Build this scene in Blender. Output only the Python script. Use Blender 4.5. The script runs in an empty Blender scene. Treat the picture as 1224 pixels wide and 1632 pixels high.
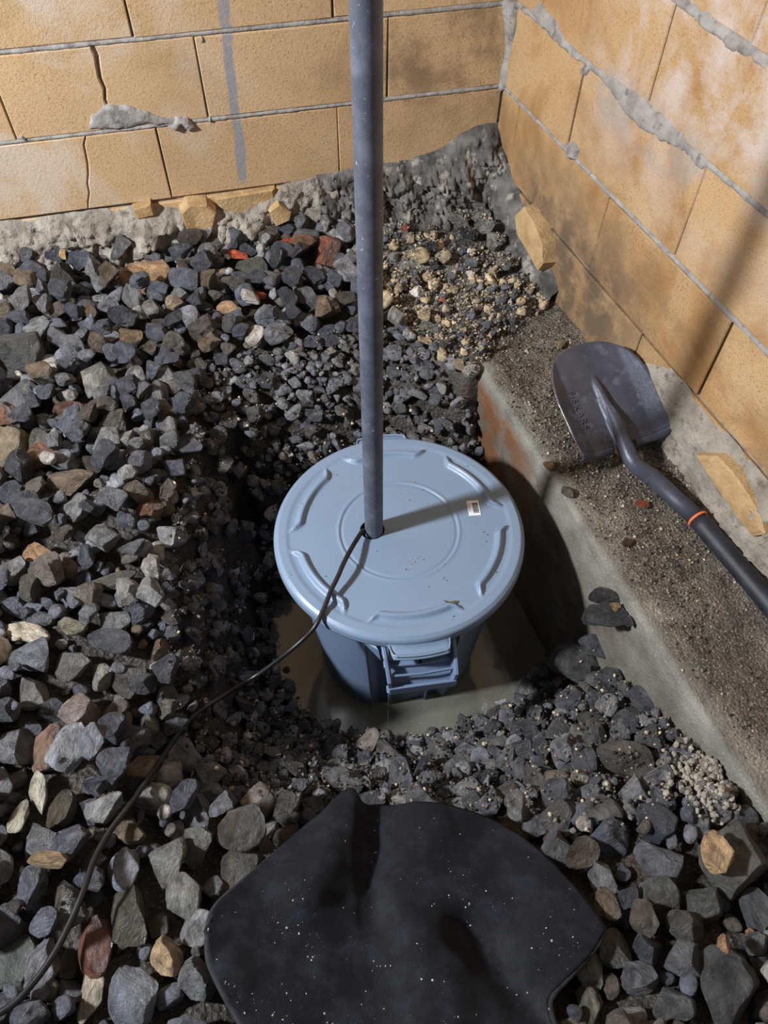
import bpy, bmesh, math, random
import numpy as np
from mathutils import Vector, Matrix, noise
random.seed(7); rng = np.random.default_rng(11)
scn = bpy.context.scene
COL = scn.collection
R = math.radians

# ------------------------------------------------------------------ camera
CAM = np.array([0., 0., 1.55]); PITCH = R(52.6); FPX = 1220.0
cd = bpy.data.cameras.new('camera'); cam = bpy.data.objects.new('camera', cd); COL.objects.link(cam)
cam.location = CAM; cam.rotation_euler = (R(90) - PITCH, 0, 0)
cd.sensor_fit = 'VERTICAL'; cd.sensor_height = 36.0; cd.lens = 36.0 * FPX / 1632.0
cd.clip_start = 0.02; cd.clip_end = 60
scn.camera = cam
# ------------------------------------------------------------------ world, lamp, exposure
w = bpy.data.worlds.new('world'); scn.world = w; w.use_nodes = True
w.node_tree.nodes['Background'].inputs[0].default_value = (0.80, 0.86, 1.0, 1)
w.node_tree.nodes['Background'].inputs[1].default_value = 0.12
LAMP = (-1.76, 0.19, 1.98)
ld = bpy.data.lights.new('work_lamp', 'AREA'); ld.shape = 'DISK'; ld.size = 0.20
ld.energy = 98; ld.color = (0.955, 0.975, 1.0)
lamp = bpy.data.objects.new('work_lamp', ld); COL.objects.link(lamp); lamp.location = LAMP
lamp.rotation_euler = (Vector((0.15, 1.05, 0.45)) - Vector(LAMP)).to_track_quat('-Z', 'Y').to_euler()
scn.view_settings.view_transform = 'Standard'; scn.view_settings.look = 'None'
scn.view_settings.gamma = 1.0; scn.view_settings.use_curve_mapping = False
scn.view_settings.exposure = 0.0

# ------------------------------------------------------------------ helpers
_f = np.array([0, math.cos(PITCH), -math.sin(PITCH)]); _u = np.array([0, math.sin(PITCH), math.cos(PITCH)]); _r = np.array([1., 0, 0])
def ray(px, py): return _f + _r * (px - 612) / FPX - _u * (py - 816) / FPX
def at(px, py, z):
    d = ray(px, py); return CAM + d * ((z - CAM[2]) / d[2])
def onplane(px, py, P, n):
    d = ray(px, py); return CAM + d * (((P - CAM) @ n) / (d @ n))
def pix(P):
    d = np.asarray(P) - CAM; k = d @ _f
    return np.stack([612 + FPX * (d @ _r) / k, 816 - FPX * (d @ _u) / k, k], -1)

_T = rng.random((64, 64, 64)).astype(np.float32)
def vnoise(P):
    P = np.asarray(P, dtype=np.float64); i = np.floor(P).astype(int); f = P - i; f = f * f * (3 - 2 * f)
    out = 0
    for dx in (0, 1):
        for dy in (0, 1):
            for dz in (0, 1):
                wgt = (f[..., 0] if dx else 1 - f[..., 0]) * (f[..., 1] if dy else 1 - f[..., 1]) * (f[..., 2] if dz else 1 - f[..., 2])
                out = out + wgt * _T[(i[..., 0] + dx) % 64, (i[..., 1] + dy) % 64, (i[..., 2] + dz) % 64]
    return out * 2 - 1
def fbm(P, freq, oct=4, seed=0.0, gain=.5):
    P = np.asarray(P, dtype=np.float64) * freq + seed; a = 1.; s = 0.; t = 0.
    for o in range(oct):
        s = s + a * vnoise(P); t += a; P = P * 2.03 + 17.1; a *= gain
    return s / t

def mesh_np(name, V, F, mat=None, smooth=True, matidx=None):
    me = bpy.data.meshes.new(name)
    V = np.asarray(V, dtype=np.float32)
    if isinstance(F, np.ndarray):
        n, k = F.shape
        me.vertices.add(len(V)); me.vertices.foreach_set('co', V.ravel())
        me.loops.add(n * k); me.loops.foreach_set('vertex_index', F.astype(np.int32).ravel())
        me.polygons.add(n); me.polygons.foreach_set('loop_start', np.arange(0, n * k, k, dtype=np.int32))
        me.update(calc_edges=True)
    else:
        me.from_pydata([tuple(v) for v in V.tolist()], [], F); me.update()
    if smooth: me.polygons.foreach_set('use_smooth', [True] * len(me.polygons))
    if mat: me.materials.append(mat)
    return me
def link(name, me, parent=None, M=None):
    o = bpy.data.objects.new(name, me); COL.objects.link(o)
    if parent: o.parent = parent
    if M is not None: o.matrix_basis = M
    return o
def tag(o, label=None, cat=None, group=None, kind=None):
    if label: o['label'] = label
    if cat: o['category'] = cat
    if group: o['group'] = group
    if kind: o['kind'] = kind
    return o
def empty(name, loc, label, cat, M=None):
    o = bpy.data.objects.new(name, None); COL.objects.link(o); o.empty_display_size = .02
    if M is not None: o.matrix_basis = M
    else: o.location = loc
    return tag(o, label, cat)
def gridF(n, m, wrap=False):
    i, j = np.meshgrid(np.arange(n - 1), np.arange(m if wrap else m - 1), indexing='ij')
    j2 = (j + 1) % m
    return np.stack([i * m + j, i * m + j2, (i + 1) * m + j2, (i + 1) * m + j], -1).reshape(-1, 4)
def tube(name, pts, rad, mat, parent=None, seg=12, cap=True):
    pts = [Vector(p) for p in pts]; n = len(pts)
    if not hasattr(rad, '__len__'): rad = [rad] * n
    V = []; up = Vector((0, 0, 1)); t0 = (pts[1] - pts[0]).normalized()
    nrm = t0.cross(up) if abs(t0.z) < .95 else t0.cross(Vector((1, 0, 0))); nrm.normalize()
    for i in range(n):
        t = (pts[min(i + 1, n - 1)] - pts[max(i - 1, 0)]).normalized()
        nrm = (nrm - t * nrm.dot(t)).normalized(); b = t.cross(nrm)
        for k in range(seg):
            a = 2 * math.pi * k / seg; V.append(pts[i] + (nrm * math.cos(a) + b * math.sin(a)) * rad[i])
    F = [tuple(int(x) for x in q) for q in gridF(n, seg, True)]
    if cap: F.append(tuple(range(seg))[::-1]); F.append(tuple((n - 1) * seg + k for k in range(seg)))
    me = mesh_np(name, np.array([tuple(v) for v in V]), F, mat)
    if cap: me.polygons[-1].use_smooth = False; me.polygons[-2].use_smooth = False
    return link(name, me, parent)
def spline(P, n=8):
    P = [np.array(p, float) for p in P]; Q = [2 * P[0] - P[1]] + P + [2 * P[-1] - P[-2]]; out = []
    for i in range(1, len(Q) - 2):
        for k in range(n):
            t = k / n; a, b, c, d = Q[i - 1], Q[i], Q[i + 1], Q[i + 2]
            out.append(.5 * (2 * b + (c - a) * t + (2 * a - 5 * b + 4 * c - d) * t * t + (3 * b - a - 3 * c + d) * t ** 3))
    out.append(P[-1]); return out

# ------------------------------------------------------------------ materials
def srgb(r, g, b):
    def f(c):
        c /= 255.; return c / 12.92 if c <= .04045 else ((c + .055) / 1.055) ** 2.4
    return (f(r), f(g), f(b), 1)
class NT:
    def __init__(s, name):
        s.m = bpy.data.materials.new(name); s.m.use_nodes = True; s.t = s.m.node_tree; s.n = s.t.nodes; s.l = s.t.links
        s.b = s.n['Principled BSDF']
    def add(s, typ, **k):
        n = s.n.new(typ)
        for a, v in k.items():
            if hasattr(n, a) and a not in ('inputs',): setattr(n, a, v)
        return n
    def lk(s, a, b): s.l.new(a, b)
    def obj(s): 
        if not hasattr(s, '_tc'): s._tc = s.add('ShaderNodeTexCoord')
        return s._tc.outputs['Object']
    def noise(s, scale, detail=4, rough=.55, vec=None, dist=0):
        n = s.add('ShaderNodeTexNoise'); n.inputs['Scale'].default_value = scale; n.inputs['Detail'].default_value = detail
        n.inputs['Roughness'].default_value = rough; n.inputs['Distortion'].default_value = dist
        s.lk(vec or s.obj(), n.inputs['Vector']); return n.outputs['Fac']
    def vor(s, scale, vec=None, feature='F1', out='Distance'):
        n = s.add('ShaderNodeTexVoronoi', feature=feature); n.inputs['Scale'].default_value = scale
        s.lk(vec or s.obj(), n.inputs['Vector']); return n.outputs[out]
    def ramp(s, fac, stops):
        n = s.add('ShaderNodeValToRGB'); e = n.color_ramp.elements
        e[0].position, e[0].color = stops[0][0], stops[0][1]; e[1].position, e[1].color = stops[-1][0], stops[-1][1]
        for p, c in stops[1:-1]:
            q = e.new(p); q.color = c
        s.lk(fac, n.inputs[0]); return n.outputs[0]
    def rng(s, fac, a, b, c=0., d=1.):
        n = s.add('ShaderNodeMapRange'); n.inputs[1].default_value = a; n.inputs[2].default_value = b
        n.inputs[3].default_value = c; n.inputs[4].default_value = d; s.lk(fac, n.inputs[0]); return n.outputs[0]
    def mix(s, fac, a, b, mode='MIX'):
        n = s.add('ShaderNodeMix', data_type='RGBA', blend_type=mode)
        for i, v in ((0, fac), (6, a), (7, b)):
            if isinstance(v, (float, int)): n.inputs[i].default_value = v
            elif isinstance(v, tuple): n.inputs[i].default_value = v
            else: s.lk(v, n.inputs[i])
        return n.outputs[2]
    def math(s, op, a, b=0.):
        n = s.add('ShaderNodeMath', operation=op)
        for i, v in ((0, a), (1, b)):
            if isinstance(v, (float, int)): n.inputs[i].default_value = v
            else: s.lk(v, n.inputs[i])
        return n.outputs[0]
    def bump(s, h, dist=.002, strength=1., prev=None):
        n = s.add('ShaderNodeBump'); n.inputs['Distance'].default_value = dist; n.inputs['Strength'].default_value = strength
        s.lk(h, n.inputs['Height'])
        if prev: s.lk(prev, n.inputs['Normal'])
        return n.outputs[0]
    def out(s, color=None, rough=None, normal=None, metal=None, spec=None):
        for k, v in (('Base Color', color), ('Roughness', rough), ('Normal', normal), ('Metallic', metal), ('Specular IOR Level', spec)):
            if v is None: continue
            if isinstance(v, (float, int, tuple)): s.b.inputs[k].default_value = v
            else: s.lk(v, s.b.inputs[k])
        return s.m
    def sep(s, vec=None):
        n = s.add('ShaderNodeSeparateXYZ'); s.lk(vec or s.obj(), n.inputs[0]); return n.outputs
def G(v): return (v, v, v, 1)

def mat_block(name, right):
    t = NT(name); x, y, z = t.sep()
    oi = t.add('ShaderNodeObjectInfo')
    base = t.mix(t.noise(9, 4), (srgb(188, 155, 114) if right else srgb(204, 172, 134)), (srgb(168, 132, 90) if right else srgb(180, 148, 108)))
    base = t.mix(t.rng(oi.outputs['Random'], 0, 1, 0, .22), base, srgb(222, 190, 148))
    base = t.mix(t.rng(t.noise(260, 3, .65), .56, .70, 0, .75), base, srgb(120, 90, 60))
    base = t.mix(t.rng(t.vor(190), .0, .2, .5, 0), base, srgb(232, 200, 150))
    # damp darker brown patches, grey cement film and pale salts
    damp = t.rng(t.noise(5.5 if right else 4.5, 5, .6, dist=.6), .47 if right else .54, .66, 0, .8 if right else .3)
    base = t.mix(damp, base, srgb(150, 106, 56) if right else srgb(158, 126, 84))
    if right:
        low = t.math('MULTIPLY', t.rng(z, .0, -.15, 0, 1), t.math('MULTIPLY', t.rng(x, -.80, -.58, 0, 1), t.math('MULTIPLY', t.rng(x, -.10, -.22, 0, 1), t.rng(t.noise(14, 5, .65), .36, .56, .35, 1))))
        base = t.mix(low, base, srgb(104, 88, 72))
        dirt2 = t.math('MULTIPLY', t.rng(z, .10, -.12, 0, .6), t.rng(t.noise(7, 6, .7), .47, .66, 0, 1))
        base = t.mix(dirt2, base, srgb(122, 98, 72))
        sal = t.math('MULTIPLY', t.rng(z, -.02, .26, 0, 1), t.rng(t.noise(6, 6, .65, dist=.4), .42, .56, 0, .95))
        sal = t.math('MULTIPLY', sal, t.rng(x, -.28, -.42, .0, 1))
        base = t.mix(sal, base, srgb(196, 180, 170))
        cem = t.math('MULTIPLY', t.math('SUBTRACT', 1., t.math('MULTIPLY', t.math('ABSOLUTE', t.math('SUBTRACT', z, .150)), 16.)), t.rng(t.noise(13, 5, .65), .44, .56, 0, 1))
        cem = t.math('MULTIPLY', cem, t.math('MULTIPLY', t.rng(x, -.30, -.38), t.rng(x, -.78, -.66)))
        base = t.mix(t.rng(cem, 0, .5, 0, .5), base, srgb(150, 146, 144))
    else:
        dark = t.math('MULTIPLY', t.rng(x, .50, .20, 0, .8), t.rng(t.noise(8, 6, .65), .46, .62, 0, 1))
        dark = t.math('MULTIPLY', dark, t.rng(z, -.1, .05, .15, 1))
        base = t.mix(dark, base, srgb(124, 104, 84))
        sal = t.math('MULTIPLY', t.rng(x, .5, .95, 0, 1), t.rng(t.noise(5, 5, .6, dist=.3), .50, .62, 0, .55))
        base = t.mix(sal, base, srgb(206, 196, 184))
        # grey brushed stripe on the wall
        c = t.math('ADD', .605, t.math('MULTIPLY', t.noise(14, 3), .018)); c = t.math('SUBTRACT', c, t.math('MULTIPLY', z, .03))
        d = t.math('ABSOLUTE', t.math('SUBTRACT', x, c))
        st = t.math('MULTIPLY', t.rng(d, .008, .013, 1, 0), t.rng(z, -.165, -.14, 0, 1))
        st = t.math('MULTIPLY', st, t.rng(t.noise(60, 4), .30, .48, .5, .9))
        base = t.mix(st, base, srgb(140, 142, 150))
    h = t.math('ADD', t.math('MULTIPLY', t.noise(150, 5, .7), 1.), t.math('MULTIPLY', t.rng(t.vor(260), 0, .25, -.8, 0), .8))
    nrm = t.bump(h, .0016, .9)
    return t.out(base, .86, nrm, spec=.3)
M_blockB = mat_block('ochre_block_back', False); M_blockR = mat_block('ochre_block_right', True)

def mat_simple(name, c1, c2, scale, rough=.8, bscale=80, bdist=.002, metal=0., spec=.5, c3=None, s3=40):
    t = NT(name); base = t.mix(t.rng(t.noise(scale, 5, .6), .38, .62), c1, c2)
    if c3: base = t.mix(t.rng(t.noise(s3, 4, .6), .56, .66, 0, .8), base, c3)
    return t.out(base, rough, t.bump(t.noise(bscale, 5, .65), bdist, .8), metal, spec)
M_mortar = mat_simple('mortar', srgb(168, 163, 158), srgb(136, 131, 127), 30, .9, 120, .003, c3=srgb(108, 102, 98), s3=55)
M_lump = mat_simple('base_mortar', srgb(172, 164, 152), srgb(134, 125, 114), 16, .9, 50, .014, c3=srgb(92, 84, 74), s3=34)
M_lumpd = mat_simple('dirty_mortar', srgb(118, 114, 110), srgb(66, 63, 62), 22, .85, 110, .005, c3=srgb(172, 166, 156), s3=30)
M_frag = mat_simple('ochre_fragment', srgb(200, 168, 124), srgb(166, 134, 92), 18, .9, 140, .004)

def mat_ground():
    t = NT('damp_dirt')
    base = t.mix(t.rng(t.noise(14, 6, .65), .35, .65), srgb(64, 58, 54), srgb(36, 32, 30))
    base = t.mix(t.rng(t.noise(220, 3, .6), .58, .68, 0, .7), base, srgb(134, 120, 100))
    base = t.mix(t.rng(t.noise(9, 4, .6), .55, .7, 0, .5), base, srgb(86, 66, 44))
    gy_ = t.sep(); near = t.math('MULTIPLY', t.rng(gy_[1], 1.22, 1.42), t.rng(gy_[0], -.12, .05))
    base = t.mix(t.math('MULTIPLY', near, t.rng(t.noise(11, 6, .7), .44, .60, .1, .9)), base, srgb(146, 142, 136))
    h = t.math('ADD', t.noise(60, 6, .7), t.math('MULTIPLY', t.vor(120), .6))
    return t.out(base, t.rng(t.noise(40), .3, .7, .35, .85), t.bump(h, .008, 1.))
M_ground = mat_ground()

def mat_footing():
    t = NT('footing_concrete'); x, y, z = t.sep()      # local: x along the wall, y across (0 at wall, + to the pit), z up
    conc = t.mix(t.rng(t.noise(18, 6, .6), .35, .65), srgb(136, 134, 126), srgb(104, 101, 94))
    conc = t.mix(t.rng(t.noise(300, 2), .6, .72, 0, .6), conc, srgb(178, 172, 160))
    dirt = t.mix(t.rng(t.noise(26, 7, .7, dist=.3), .38, .62), srgb(112, 101, 90), srgb(74, 66, 58))
    dirt = t.mix(t.rng(t.noise(7, 6, .65), .50, .64, 0, .75), dirt, srgb(150, 141, 130))
    dirt = t.mix(t.rng(t.noise(260, 2, .6), .56, .68, 0, .85), dirt, srgb(186, 176, 158))
    dirt = t.mix(t.rng(t.noise(180, 3, .6), .58, .68, 0, .8), dirt, srgb(36, 32, 30))
    edge = t.math('ADD', y, t.math('MULTIPLY', t.math('SUBTRACT', t.noise(16, 5), .5), .07))
    c = t.mix(t.rng(edge, .226, .240, 0, 1), dirt, conc)
    rust = t.math('MULTIPLY', t.rng(z, -.015, -.05, 0, 1), t.rng(t.noise(13, 5, .6), .36, .5, 0, 1))
    rust = t.math('MULTIPLY', rust, t.math('MULTIPLY', t.rng(x, -.86, -.70, 0, 1), t.rng(y, .245, .25)))
    c = t.mix(t.math('MULTIPLY', rust, .9), c, t.mix(t.noise(30, 4), srgb(150, 86, 34), srgb(96, 58, 30)))
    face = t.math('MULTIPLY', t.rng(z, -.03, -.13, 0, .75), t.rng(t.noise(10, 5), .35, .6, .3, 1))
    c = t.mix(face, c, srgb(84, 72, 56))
    h = t.math('ADD', t.noise(70, 7, .72), t.math('MULTIPLY', t.vor(210), .5))
    hh = t.math('MULTIPLY', h, t.rng(edge, .205, .23, 1, .25))
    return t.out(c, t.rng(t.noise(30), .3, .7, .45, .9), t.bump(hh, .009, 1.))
M_foot = mat_footing()

def mat_stone(name, attr):
    t = NT(name)
    if attr:
        a = t.add('ShaderNodeAttribute', attribute_name='stone_col'); col = a.outputs['Color']
    else:
        a = t.add('ShaderNodeObjectInfo'); col = a.outputs['Color']
    vec = t.obj(); K_ = 1.
    if not attr:                                       # unit-size rocks: scale the grain to the stone, shift it per stone
        vm = t.add('ShaderNodeVectorMath', operation='MULTIPLY_ADD'); t.lk(t.obj(), vm.inputs[0]); vm.inputs[1].default_value = (.022,) * 3
        cb = t.add('ShaderNodeCombineXYZ'); [t.lk(a.outputs['Random'], cb.inputs[k]) for k in range(3)]; t.lk(cb.outputs[0], vm.inputs[2]); vec = vm.outputs[0]; K_ = 1.
    t.obj = lambda: vec
    n1 = t.noise(55, 6, .65, dist=.5); c = t.mix(t.rng(n1, .35, .65, 0, 1), t.mix(1., col, G(.45), 'MULTIPLY'), t.mix(1., col, G(1.55), 'MULTIPLY'))
    c = t.mix(t.rng(t.noise(24, 4, .6), .56, .70, 0, .45), c, t.mix(1., c, srgb(196, 160, 120), 'MULTIPLY'))
    c = t.mix(t.rng(t.noise(420, 2), .62, .72, 0, .5), c, srgb(150, 145, 138))
    h = t.math('ADD', t.noise(150, 7, .75), t.math('MULTIPLY', t.noise(45, 4, .55, dist=1.2), 1.2))
    return t.out(c, t.rng(t.noise(30, 4), .35, .65, .22, .50), t.bump(h, .009 if attr else .02, 1.), spec=.8)
M_stone = mat_stone('wet_stone', False); M_stones = mat_stone('wet_stone_bulk', True)

def mat_plastic(name, c, dark=.8, rough=.36):
    t = NT(name)
    base = t.mix(t.rng(t.noise(9, 5, .6), .4, .7, 0, .25), c, tuple(v * dark for v in c[:3]) + (1,))
    base = t.mix(t.rng(t.noise(90, 4, .7), .69, .74, 0, .6), base, srgb(70, 72, 74))
    return t.out(base, t.rng(t.noise(20, 5), .3, .7, rough - .05, rough + .12), t.bump(t.noise(350, 2), .0003, .4))
M_bin = mat_plastic('grey_blue_plastic', srgb(108, 127, 157))
M_lid = mat_plastic('grey_blue_lid_plastic', srgb(123, 143, 168), rough=.36)
def mat_pole():
    t = NT('pole_grey_plastic'); z = t.sep()[2]
    base = t.mix(t.rng(t.noise(26, 6, .7), .45, .7, 0, .6), srgb(76, 82, 95), srgb(118, 122, 134))
    base = t.mix(t.rng(t.noise(160, 3, .7), .66, .72, 0, .8), base, srgb(176, 178, 186))
    return t.out(base, t.rng(t.noise(40, 4), .3, .7, .38, .6), t.bump(t.noise(200, 3), .0004, .5))
M_pole = mat_pole()
M_hole = NT('dark_inside').out(G(.01), .9)
def mat_water():
    t = NT('murky_water')
    c = t.mix(t.rng(t.noise(5, 4, .6, dist=.8), .35, .65), srgb(116, 117, 108), srgb(94, 95, 88))
    c = t.mix(t.rng(t.noise(330, 1, .4), .71, .74, 0, .7), c, srgb(200, 196, 184))
    return t.out(c, .07, t.bump(t.noise(7, 2), .002, .25), spec=.5)
M_water = mat_water()
def mat_mat():
    t = NT('black_carpet')
    fine = t.noise(900, 3, .7)
    c = t.mix(t.rng(fine, .35, .7), srgb(6, 8, 13), srgb(40, 45, 58))
    c = t.mix(t.rng(t.noise(26, 6, .7), .46, .68, 0, .6), c, srgb(60, 65, 80))
    m = t.out(c, .95, t.bump(t.math('ADD', fine, t.noise(300, 4, .8)), .006, 1.), spec=.15)
    t.b.inputs['Sheen Weight'].default_value = .04; t.b.inputs['Sheen Roughness'].default_value = .5
    return m
M_mat = mat_mat()
M_bind = mat_simple('mat_binding_yarn', srgb(40, 42, 48), srgb(26, 27, 31), 300, .9, 900, .001)
M_cable = mat_simple('black_rubber', srgb(20, 20, 22), srgb(30, 30, 33), 60, .38, 300, .0002)
M_steel = mat_simple('coated_steel', srgb(92, 95, 110), srgb(70, 73, 86), 14, .40, 150, .0006, metal=.25, c3=srgb(112, 116, 132), s3=30)
M_steel2 = mat_simple('bare_steel_edge', srgb(176, 176, 182), srgb(120, 120, 126), 60, .35, 200, .0004, metal=.9)
M_shaft = mat_simple('shaft_grey', srgb(74, 78, 90), srgb(62, 66, 78), 20, .5, 260, .0006, metal=.2)
M_grip = mat_simple('black_grip', srgb(26, 28, 36), srgb(44, 47, 60), 18, .5, 400, .0006)
M_orange = mat_simple('orange_ring', srgb(236, 128, 74), srgb(220, 110, 60), 20, .5, 100, .0002)
M_white = mat_simple('white_paper', srgb(236, 238, 242), srgb(226, 228, 234), 20, .5, 100, .0001)
M_ink = NT('black_ink').out(srgb(40, 42, 50), .6)
M_leaf = mat_simple('dry_leaf', srgb(96, 88, 66), srgb(60, 54, 42), 60, .8, 200, .001)
def mat_grit():
    t = NT('grit'); a = t.add('ShaderNodeAttribute', attribute_name='stone_col')
    return t.out(a.outputs['Color'], .75, t.bump(t.noise(500, 3), .001, .8))
M_grit = mat_grit()

# ------------------------------------------------------------------ walls
ub = np.array([-.9713, -.2377, 0]); ur = np.array([.3372, -.9414, 0])
vb = np.array([.0093, -.0379, 1.]); vr = np.array([.0245, .0088, 1.])
CN = np.array([.273, 1.851, -.806 + 1.55])
H1, H2, H3 = .172, .174, .169
def frame(X, Z, O):
    X = Vector(X).normalized(); Z = Vector(Z).normalized(); Y = Z.cross(X).normalized(); Z = X.cross(Y)
    return Matrix(((X.x, Y.x, Z.x, O[0]), (X.y, Y.y, Z.y, O[1]), (X.z, Y.z, Z.z, O[2]), (0, 0, 0, 1)))
MB = frame(ub, vb, CN); MR = frame(-ur, vr, CN)          # right wall: local x = -s
def wall_px(px, py, right=False):                       # photo point on a wall -> (s, z) on it
    M = MR if right else MB
    P = onplane(px, py, CN, np.array(M.col[1][:3])); q = M.inverted() @ Vector(P)
    return (-q.x if right else q.x), q.z

def slab(name, x0, x1, y0, y1, z0, z1, mat, M, parent=None):
    V = np.array([(x, y, z) for x in (x0, x1) for y in (y0, y1) for z in (z0, z1)])
    F = [(0, 1, 3, 2), (4, 6, 7, 5), (0, 4, 5, 1), (2, 3, 7, 6), (0, 2, 6, 4), (1, 5, 7, 3)]
    return link(name, mesh_np(name, V, F, mat, False), parent, M)
ZB, ZT = -1.3, 1.9
wallB = slab('wall_back', -.25, 3.0, -.22, -.010, ZB, ZT, M_mortar, MB); tag(wallB, 'ochre concrete block wall behind the gravel', None, None, 'structure')
wallR = slab('wall_right', -3.0, .22, -.25, -.010, ZB, ZT, M_mortar, MR); tag(wallR, 'stained ochre concrete block wall above the footing', None, None, 'structure')

def block(poly, mat, parent, depth=.0, right=False):
    P = np.array(poly, float); c = (P.min(0) + P.max(0)) / 2
    if right: P = P * [-1, 1]; c = c * [-1, 1]
    if np.sum(P[:, 0] * np.roll(P[:, 1], -1) - np.roll(P[:, 0], -1) * P[:, 1]) < 0: P = P[::-1]
    n = len(P); b = .0028
    nx = np.roll(P, -1, 0) - P; nx /= np.linalg.norm(nx, axis=1)[:, None]; pv = np.roll(nx, 1, 0)
    inn = np.stack([-nx[:, 1] - pv[:, 1], nx[:, 0] + pv[:, 0]], 1); inn /= np.maximum(np.linalg.norm(inn, axis=1), .3)[:, None]
    def ring(Q, y): return [(q[0], y, q[1]) for q in Q]
    V = ring(P, -.04) + ring(P, depth - .002) + ring(P + inn * b, depth)
    F = []
    for r in (0, 1):
        for k in range(n): F.append((r * n + k, (r + 1) * n + k, (r + 1) * n + (k + 1) % n, r * n + (k + 1) % n))
    F.append(tuple(2 * n + k for k in range(n))[::-1])
    me = mesh_np('concrete_block', np.array(V), F, mat, False)
    bm = bmesh.new(); bm.from_mesh(me); bmesh.ops.recalc_face_normals(bm, faces=bm.faces); bm.to_mesh(me); bm.free()
    return link('concrete_block', me, parent)
def rect(s0, s1, z0, z1, g=.0016, h=.0045):
    j = lambda: random.uniform(-.0012, .0012)
    sm = (s0 + s1) / 2
    return [(s0 + g + j(), z0 + h + j()), (sm, z0 + h + j()), (s1 - g + j(), z0 + h + j()), (s1 - g + j(), z1 - h + j()), (sm, z1 - h + j()), (s0 + g + j(), z1 - h + j())]
def crack(x0, z0, x1, z1, n=7, amp=.006):
    return [(x0 + (x1 - x0) * i / n + (random.uniform(-amp, amp) if 0 < i < n else 0), z0 + (z1 - z0) * i / n) for i in range(n + 1)]
rowsB = {-1: (-H2 + .0, 0, .389), 0: (0, H1, .274), 1: (H1, H1 + H3, .390)}
zz = H1 + H3; k = 2
while zz < ZT - .1: rowsB[k] = (zz, zz + .172, (.274, .390)[k % 2]); zz += .172; k += 1
cr2 = crack(wall_px(168, 162)[0], .0, wall_px(148, 76)[0], H1, 8, .004)
cr3 = crack(wall_px(138, 325)[0], -H2, wall_px(133, 207)[0], 0, 8, .004)
def place_row(z0, z1, off, smax, mat, parent, right, cracks=None):
    js = [0.0]; s = off
    while s > .42: s -= .4
    if s < .06: js = [0.0]
    while s < smax:
        if s > .03: js.append(s)
        s += .4
    js.append(smax)
    for a, b in zip(js[:-1], js[1:]):
        d = random.uniform(-.0015, .0015)
        if cracks and a < cracks[0][0] < b:
            h = .0045; C = [(p[0], min(max(p[1], z0 + h), z1 - h)) for p in cracks]
            gap = lambda i: cracks_w * (i / (len(C) - 1)) + .0007
            block([(a + .0016, z0 + h)] + [(p[0] - gap(i), p[1]) for i, p in enumerate(C)] + [(a + .0016, z1 - h)], mat, parent, d, right)
            block([(p[0] + gap(i), p[1]) for i, p in enumerate(C)] + [(b - .0016, z1 - h), (b - .0016, z0 + h)], mat, parent, d + .001, right)
        else: block(rect(a, b, z0, z1), mat, parent, d, right)
for k, (z0, z1, off) in rowsB.items():
    cracks_w = .0036 if k == 0 else .0004
    place_row(z0, z1, off, 2.6, M_blockB, wallB, False, cr2 if k == 0 else cr3 if k == -1 else None)
place_row(-H2 - .172, -H2, .274, 2.6, M_blockB, wallB, False)
rowsR = {-2: (-H2 - .172, -H2, .300), -1: (-H2, 0, .089), 0: (0, H1, .310), 1: (H1, H1 + H3, .124)}
zz = H1 + H3; k = 2
while zz < ZT - .1: rowsR[k] = (zz, zz + .172, (.310, .124)[k % 2]); zz += .172; k += 1
for k, (z0, z1, off) in rowsR.items():
    place_row(z0, z1, off, 2.8, M_blockR, wallR, True)

def ribbon(name, x0, x1, zfun, wfun, dep, mat, parent, right, n=300, amp=.002, seed=0., m=7):
    """a lumpy mortar bead along a joint: half round section with an uneven edge"""
    xs = np.linspace(x0, x1, n); t = np.linspace(-1, 1, m)
    S, T = np.meshgrid(xs, t, indexing='ij')
    wd = wfun(S) * (1 + .35 * fbm(np.stack([S * 1.0, T * .0, S * 0 + seed], -1), 40, 3))
    X = S; Z = zfun(S) + T * wd
    Y = dep * (1 - T ** 2) - .004 + amp * fbm(np.stack([S, Z, S * 0 + seed], -1), 90, 4)
    V = np.stack([-X if right else X, Y, Z], -1).reshape(-1, 3); F = gridF(n, m)
    if right: F = F[:, ::-1]
    return link(name, mesh_np(name, V, F[:, ::-1], mat), parent)
for k, z in enumerate((0., H1, H1 + H3, H1 + H3 + .172, H1 + H3 + .344)):
    ribbon('mortar_joint', 0., 2.6, lambda s, z=z: z + .0 * s, lambda s: .0062 + 0 * s, .0055, M_mortar, wallB, False, seed=k * 3.1)
    ribbon('mortar_joint', 0., 2.8, lambda s, z=z: z + .0 * s, (lambda s: .0062 + 0 * s) if k == 0 else (lambda s: .0085 + 0 * s), .006, M_mortar, wallR, True, seed=k * 5.7 + 2)

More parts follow.
